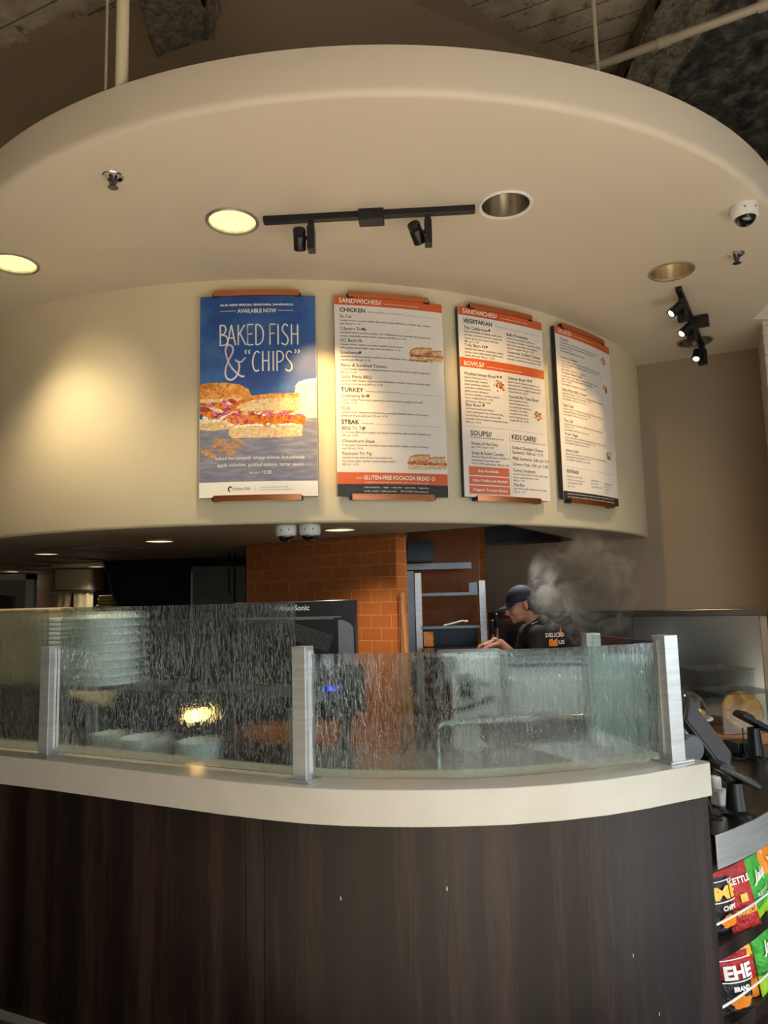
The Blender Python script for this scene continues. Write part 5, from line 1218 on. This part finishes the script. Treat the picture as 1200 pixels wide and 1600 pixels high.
# ================================================================== TILL COUNTER AND SNACK SHELVES
PC = [(1.136, 2.70), (1.19, 2.738), (1.25, 2.783), (1.36, 2.872), (1.47, 2.975), (1.60, 3.12), (1.75, 3.33), (1.90, 3.60), (2.05, 3.95), (2.2, 4.4), (2.35, 4.95), (2.50, 5.70)]
inner = [(1.95, 6.05), (1.72, 5.0), (1.50, 4.2), (1.30, 3.5), (1.15, 3.02)]
inner = [(2.0, 6.03), (1.80, 5.2), (1.62, 4.35), (1.30, 3.55), (1.10, 3.05)]
TC = thing('till_counter', 'lower till counter with brushed steel front right of the dark wood counter', 'counter', (1.6, 3.4, 0))
m = MB().use('counter_steel'); m.prism(offset(PC, .006) + inner, .728, .742); m.build('worktop', TC, smooth=False, bevel=.002)
m = MB().use('brushed_steel'); m.ribbon(PC, .630, .744, .006); m.build('steel_fascia', TC, angle=40, bevel=.0015)
m = MB().use('shelf_veneer'); m.prism(offset(PC, .022) + [(a, b) for a, b in inner], .612, .728); m.build('core_board', TC, smooth=False)
for zt in (.352, .082):
    m = MB().use('shelf_veneer'); m.prism(offset(PC, .04)[:-2] + [(2.0, 5.2), (1.68, 4.3), (1.36, 3.55), (1.16, 3.02)], zt - .045, zt); m.build('display_shelf', TC, smooth=False, bevel=.002)
m = MB().use('shelf_veneer'); m.ribbon([(1.17, 3.08), (1.40, 3.58), (1.72, 4.32), (2.05, 5.25)], 0, .612, -.02); m.build('back_panel', TC, smooth=False)
for zt in (.437, .167):
    q = offset(PC, .03)[:9]; m = MB().use('white_plastic'); m.tube([(x, y, zt) for x, y in q], .0042, 10); m.build('guard_rail', TC)
m = MB().use('shelf_veneer'); m.prism(offset(PC, .06)[:-2] + [(2.0, 5.2), (1.68, 4.3), (1.36, 3.55), (1.16, 3.02)], 0, .03); m.build('plinth', TC, smooth=False)

def bag(x, y, z, w_, h, th, rz, lean, mats, label, art=None, roll=0):
    """pillow bag with crimped ends; art = function(print) for its lettering"""
    t = thing('snack_bag', label, 'snack bag', (x, y, z), 'snack bags on the shelves under the till')
    R = Matrix.Rotation(rz, 3, 'Z') @ Matrix.Rotation(lean, 3, 'X') @ Matrix.Rotation(roll, 3, 'Y'); O = Vector((x, y, z))
    rd = random.Random(int(x * 1e4) + int(z * 1000)); nu, nv = 14, 20
    def thick(u, v): return th / 2 * (max(0, sin(PI * v)) ** .45) * (max(0, sin(PI * u)) ** .5)
    wr = [[rd.uniform(-1, 1) for _ in range(nu + 1)] for _ in range(nv + 1)]
    def pt(u, v, sgn, L=0):
        i = min(nv, int(v * nv)); j = min(nu, int(u * nu)); k = .004 * wr[i][j] if .05 < v < .95 else 0
        return O + R @ Vector(((u - .5) * w_ * (1 - .05 * sin(PI * v)), sgn * (thick(u, v) + L + (k if 0 < u < 1 else 0)), v * h + .003 * (j % 2 if v in (0, 1) else 0)))
    for part, sgn in (('front', -1), ('back', 1)):
        m = MB(); P = [pt(i / nu, j / nv, sgn) for j in range(nv + 1) for i in range(nu + 1)]
        for j in range(nv):
            v = (j + .5) / nv; k = [mm for (lim, mm) in mats if v <= lim][0]; m.use(k)
            m.f += []; 
            base = None
            m.add([P[j * (nu + 1) + i] for i in range(nu + 1)] + [P[(j + 1) * (nu + 1) + i] for i in range(nu + 1)], [(i, i + 1, nu + 1 + i + 1, nu + 1 + i) for i in range(nu)])
        if part == 'front': m0 = m
        else:
            for vv_, ff, mi in ((m.v, m.f, m.m),):
                o_ = len(m0.v); m0.v += vv_
                for f_, mm_ in zip(ff, mi): m0.f.append([o_ + q for q in f_]); m0.uv.append(None); m0.m.append(m0.mats.index(m.mats[mm_]) if m.mats[mm_] in m0.mats else 0)
    m0.build('bag_body', t, angle=60)
    if art:
        def mp(u, v, L): uu = u / w_ + .5; vv = v / h; return O + R @ Vector((u, -(thick(max(0, min(1, uu)), max(0, min(1, vv))) + .006 + L), v))
        pr = Print(mp); art(pr); pr.mb.build('lettering', t, smooth=False)
    return t
def art_dark(word, top):
    def f(p):
        p.fit(word, -.062, .062, .125, .058, 'bag_yellow' if top else 'print_white', thick=.0025)
        p.rect(-.07, .112, .07, .116, 'print_white', .001, 6); p.rect(-.07, .182, .07, .185, 'print_white', .001, 6)
        p.fit('CHIPS' if top else 'BRAND', -.035, .035, .085, .022, 'print_white', thick=.001); p.blob(0, .045, .045, .022, 'bag_orange', .001, 16, .2)
    return f
def art_red(p):
    p.fit('KETTLE', -.05, .05, .165, .030, 'print_white', thick=.001); p.rect(-.016, .10, .016, .128, 'bag_yellow', .001, 3); p.fit('BARBECUE', -.045, .05, .06, .026, 'bag_yellow', thick=.0008)
def art_green(p):
    p.fit('Jalap', -.05, .05, .155, .05, 'print_white', thick=.0014, shear=.4); p.stroke([(-.05, .145), (.05, .165)], .004, 'print_white', .0015); p.fit('KETTLE', -.045, .045, .10, .022, 'print_white')
def art_orange(p): p.fit('VERDE', -.05, .05, .175, .034, 'print_white', thick=.0012)
ZA, ZB = .353, .083
bag(1.215, 2.86, ZA, .155, .245, .055, .55, -.12, [(.42, 'bag_black'), (.78, 'bag_black'), (1, 'bag_red')], 'black snack bag with big cream letters on the upper shelf, against the wood panel', art_dark('ME', True))
bag(1.305, 2.885, ZA, .135, .235, .05, .30, -.16, [(1, 'bag_red')], 'bright red snack bag on the upper shelf leaning beside the black bag', art_red, roll=-.12)
bag(1.405, 2.985, ZA, .15, .255, .06, .75, -.10, [(.18, 'bag_lime'), (1, 'bag_green')], 'green snack bag on the upper shelf right of the red bag', art_green, roll=-.15)
bag(1.50, 3.08, ZA, .15, .250, .06, .80, -.10, [(.30, 'bag_lime'), (.55, 'bag_green'), (1, 'bag_orange')], 'green and orange snack bag on the upper shelf at the right picture edge', art_orange)
bag(1.235, 2.85, ZB, .15, .20, .055, .35, -.10, [(.62, 'bag_black'), (1, 'bag_red')], 'black snack bag with white letters on the lower shelf beside the wood panel', art_dark('EHE', False))
bag(1.30, 2.93, ZB, .15, .215, .05, .45, -.12, [(.35, 'bag_orange'), (.7, 'bag_red'), (1, 'bag_yellow')], 'red and yellow snack bag on the lower shelf behind the black bag', None)
bag(1.43, 3.01, ZB, .16, .225, .06, .75, -.10, [(.35, 'bag_lime'), (1, 'bag_green')], 'green snack bag on the lower shelf at the right picture edge', art_green, roll=-.1)

# ================================================================== TILL EQUIPMENT
TT = .742
def card_terminal(x, y, rz, label, group, s=1.0, ht=.115):
    t = thing('card_terminal', label, 'card terminal', (x, y, TT), group)
    m = MB().use('black_plastic'); m.lathe([(.0001, 0), (.062 * s, 0), (.063 * s, .008), (.055 * s, .012), (.040 * s, .016), (.036 * s, .05), (.030 * s, ht), (.0001, ht + .002)], (x, y, TT), 28); m.build('stand', t)
    R = Matrix.Rotation(rz, 3, 'Z') @ Matrix.Rotation(math.radians(28), 3, 'Y'); c = Vector((x, y, TT + ht + .028))
    def bx(mb, o, d): 
        P = [c + R @ Vector((o[0] + a * d[0] / 2, o[1] + b_ * d[1] / 2, o[2] + e_ * d[2] / 2)) for a in (-1, 1) for b_ in (-1, 1) for e_ in (-1, 1)]
        mb.add(P, [(0, 1, 3, 2), (4, 6, 7, 5), (0, 4, 5, 1), (2, 3, 7, 6), (0, 2, 6, 4), (1, 5, 7, 3)])
    m = MB().use('black_plastic'); bx(m, (0, 0, 0), (.20 * s, .082 * s, .026)); bx(m, (-.06 * s, 0, .012), (.07 * s, .078 * s, .02)); m.build('body', t, bevel=.007)
    m = MB().use('grey_plastic'); bx(m, (-.055 * s, 0, .0235), (.055 * s, .06 * s, .002)); m.build('display', t, smooth=False)
    m = MB().use('grey_plastic')
    for i in range(4):
        for j in range(3): bx(m, ((.0 + i * .02) * s, (j - 1) * .022 * s, .0145), (.013 * s, .016 * s, .003))
    return t
def finish_terminal(x, y, rz, label, group, s=1.0, ht=.115):
    t = card_terminal(x, y, rz, label, group, s, ht)
    R = Matrix.Rotation(rz, 3, 'Z') @ Matrix.Rotation(math.radians(28), 3, 'Y'); c = Vector((x, y, TT + ht + .028))
    m = MB().use('grey_plastic')
    for i in range(4):
        for j in range(3):
            q = c + R @ Vector(((.01 + i * .02) * s, (j - 1) * .022 * s, .0145)); P = [q + R @ Vector((a * .0065, b_ * .008, e_ * .0016)) for a in (-1, 1) for b_ in (-1, 1) for e_ in (-1, 1)]
            m.add(P, [(0, 1, 3, 2), (4, 6, 7, 5), (0, 4, 5, 1), (2, 3, 7, 6), (0, 2, 6, 4), (1, 5, 7, 3)])
    m.build('keypad', t, smooth=False)
finish_terminal(1.335, 2.965, math.radians(12), 'nearer black card terminal on a round stand at the counter corner', 'black card terminals on the till counter')
finish_terminal(1.875, 3.90, math.radians(15), 'further card terminal on a round stand at the right picture edge', 'black card terminals on the till counter', 1.0, .15)
# big tilted till screen seen from its side
t = thing('till_screen', 'large dark tilted till screen behind the nearer card terminal', 'screen', (1.33, 3.22, TT))
ax = Vector((.16, -.02, -.24)).normalized(); sd = Vector((.10, .20, .05)).normalized(); nrm = sd.cross(ax).normalized(); sd = ax.cross(nrm).normalized()
if nrm.y > 0: nrm = -nrm
def slab(mb, c, a, s_, n__, la, ls, ln):
    a = a.normalized(); P = [c + a * (i * la / 2) + s_ * (j * ls / 2) + n__ * (k * ln / 2) for i in (-1, 1) for j in (-1, 1) for k in (-1, 1)]
    mb.add(P, [(0, 1, 3, 2), (4, 6, 7, 5), (0, 4, 5, 1), (2, 3, 7, 6), (0, 2, 6, 4), (1, 5, 7, 3)])
cc = Vector((1.352, 3.24, .975))
m = MB().use('black_plastic'); slab(m, cc, ax, sd, nrm, .30, .26, .03); m.build('housing', t, bevel=.007)
m = MB().use('grey_plastic'); slab(m, cc + nrm * .016, ax, sd, nrm, .27, .23, .002); m.build('display', t, smooth=False)
m = MB().use('black_plastic'); m.tube([(1.33, 3.26, .80), (1.345, 3.22, .92)], .035, 16); m.box((1.33, 3.27, .765), (.16, .18, .045)); m.build('stand', t, bevel=.008)
m = MB().use('grey_plastic'); m.lathe([(.0001, -.05), (.05, -.05), (.055, -.04), (.055, .04), (.05, .05), (.0001, .05)], (1.215, 3.12, .960), 28, axis=(.3, -1, .1)); m.box((1.215, 3.14, .83), (.05, .06, .176))
tag(m.build('receipt_printer', bevel=.003, loc=(1.215, 3.12, TT)), 'rounded grey receipt printer tucked behind the right glass post', 'printer')
m = MB().use('white_plastic'); m.box((1.318, 3.07, .775), (.055, .05, .065), .3); m.box((1.306, 3.08, .83), (.04, .04, .05), .3)
tag(m.build('power_adapter', bevel=.008, loc=(1.318, 3.07, TT)), 'white adapter box beside the nearer card terminal stand', 'adapter')
for k, (pts, lb) in enumerate((([(1.20, 2.98, .88), (1.205, 2.95, .80), (1.215, 2.93, .752), (1.26, 2.94, .748), (1.29, 2.96, .748)], 'black cable dropping behind the counter end to the nearer terminal'), ([(1.21, 2.96, .86), (1.218, 2.94, .79), (1.22, 2.92, .75), (1.25, 2.90, .748)], 'second black cable at the counter end'), ([(1.80, 3.86, .90), (1.79, 3.84, .80), (1.80, 3.83, .752), (1.74, 3.85, .748), (1.70, 3.92, .748)], 'looped black cable left of the further card terminal'))):
    sp_ = [];
    for i in range(len(pts) - 1):
        for q in range(6): sp_.append(Vector(pts[i]).lerp(Vector(pts[i + 1]), q / 6))
    sp_.append(Vector(pts[-1]))
    for _ in range(4): sp_ = [sp_[0]] + [(sp_[i - 1] + sp_[i] * 2 + sp_[i + 1]) / 4 for i in range(1, len(sp_) - 1)] + [sp_[-1]]
    tag(MB().use('black_rubber').tube(sp_, .0035, 8).build('cable', loc=tuple(pts[-1])), lb, 'cable', 'black cables on the till counter')
# cake stand with clear dome and a pastry
cx_, cy_ = 1.53, 3.90
t = thing('cake_stand', 'white cake stand with a clear dome behind the right glass post', 'cake stand', (cx_, cy_, TT))
m = MB().use('white_ceramic'); m.lathe([(.0001, 0), (.07, 0), (.06, .01), (.018, .03), (.015, .16), (.03, .19), (.12, .203), (.125, .212), (.118, .212), (.0001, .206)], (cx_, cy_, TT), 36)
for k in range(36): a = 2 * PI * k / 36; m.ball((cx_ + .125 * cos(a), cy_ + .125 * sin(a), TT + .207), .0055, 8, 5)
m.build('stand', t)
m = MB().use('clear_acrylic'); pf = [(.115 * cos(PI / 2 * i / 10), .215 + .135 * sin(PI / 2 * i / 10)) for i in range(10)] + [(.006, .350)]; m.ring(pf + [(r_ - .003 if r_ > .01 else r_ * .5, z_ - .003) for r_, z_ in pf[::-1]], (cx_, cy_, TT), 36); m.ball((cx_, cy_, TT + .362), .013, 12, 8); m.build('dome', t)
o = MB().use('pizza_bread').ball((cx_ + .03, cy_ - .03, TT + .236), (.065, .05, .024), 20, 12).build('pastry', loc=(cx_ + .03, cy_ - .03, TT + .214)); tag(o, 'golden pastry under the clear dome on the cake stand', 'pastry')
o = MB().use('dome_black').box((1.60, 3.93, TT + .262), (.035, .04, .09)).build('price_card', bevel=.003, loc=(1.60, 3.93, TT + .214)); tag(o, 'small black card standing beside the pastry under the dome', 'card')
# clear bread bins with a round loaf
def clear_bin(x, y, w_, d_, z0, h, rz, label):
    m = MB().use('clear_acrylic'); tk = .004
    R = Matrix.Rotation(rz, 2)
    for (ox, oy, sx_, sy_) in ((0, -d_ / 2, w_, tk), (0, d_ / 2, w_, tk), (-w_ / 2, 0, tk, d_ - 2 * tk), (w_ / 2, 0, tk, d_ - 2 * tk)):
        q = R @ Vector((ox, oy)); m.box((x + q.x, y + q.y, z0 + h / 2), (sx_, sy_, h), rz)
    m.box((x, y, z0 + .003), (w_, d_, .005), rz); m.box((x, y, z0 + h + .004), (w_ + .03, d_ + .03, .006), rz)
    t = thing('bread_bin', label, 'bin', (x, y, z0), 'clear lidded bins at the till'); m.build('bin', t, smooth=False)
    m = MB().use('clear_acrylic'); q = R @ Vector((0, 0)); m.ball((x, y, z0 + h + .02), (.06, .03, .014), 16, 8); m.build('lid_handle', t)
clear_bin(2.01, 4.38, .34, .30, .80, .215, .12, 'clear lidded bin holding the round flat loaf at the till')
clear_bin(2.10, 4.82, .34, .30, .90, .20, .1, 'second clear lidded bin, behind the one with the round loaf')
o = MB().use('kraft').box((2.10, 4.82, .82), (.36, .30, .156), .1).build('cardboard_box', bevel=.004, loc=(2.1, 4.82, TT)); tag(o, 'brown cardboard box under the rear clear bin', 'box')
o = MB().use('bread_wood').box((1.98, 4.36, .770), (.36, .32, .056), .12).build('wooden_riser', bevel=.004, loc=(1.98, 4.36, TT)); tag(o, 'orange brown wooden riser board carrying the clear bread bin', 'riser')
m = MB().use('pizza_bread'); P = []
m.lathe([(.0001, -.012), (.06, -.014), (.10, -.012), (.112, 0), (.10, .010), (.06, .013), (.0001, .011)], (2.005, 4.285, .915), 40, axis=(-.15, -1, .28))
tag(m.build('round_loaf', angle=180, loc=(2.005, 4.285, .806)), 'round golden flat loaf standing inside the clear bin', 'bread')
o = MB().use('black_plastic').box((1.86, 4.02, .775), (.13, .12, .06), .2).build('label_printer', bevel=.006, loc=(1.86, 4.02, TT)); tag(o, 'small black device with a pale top before the wooden riser', 'device')
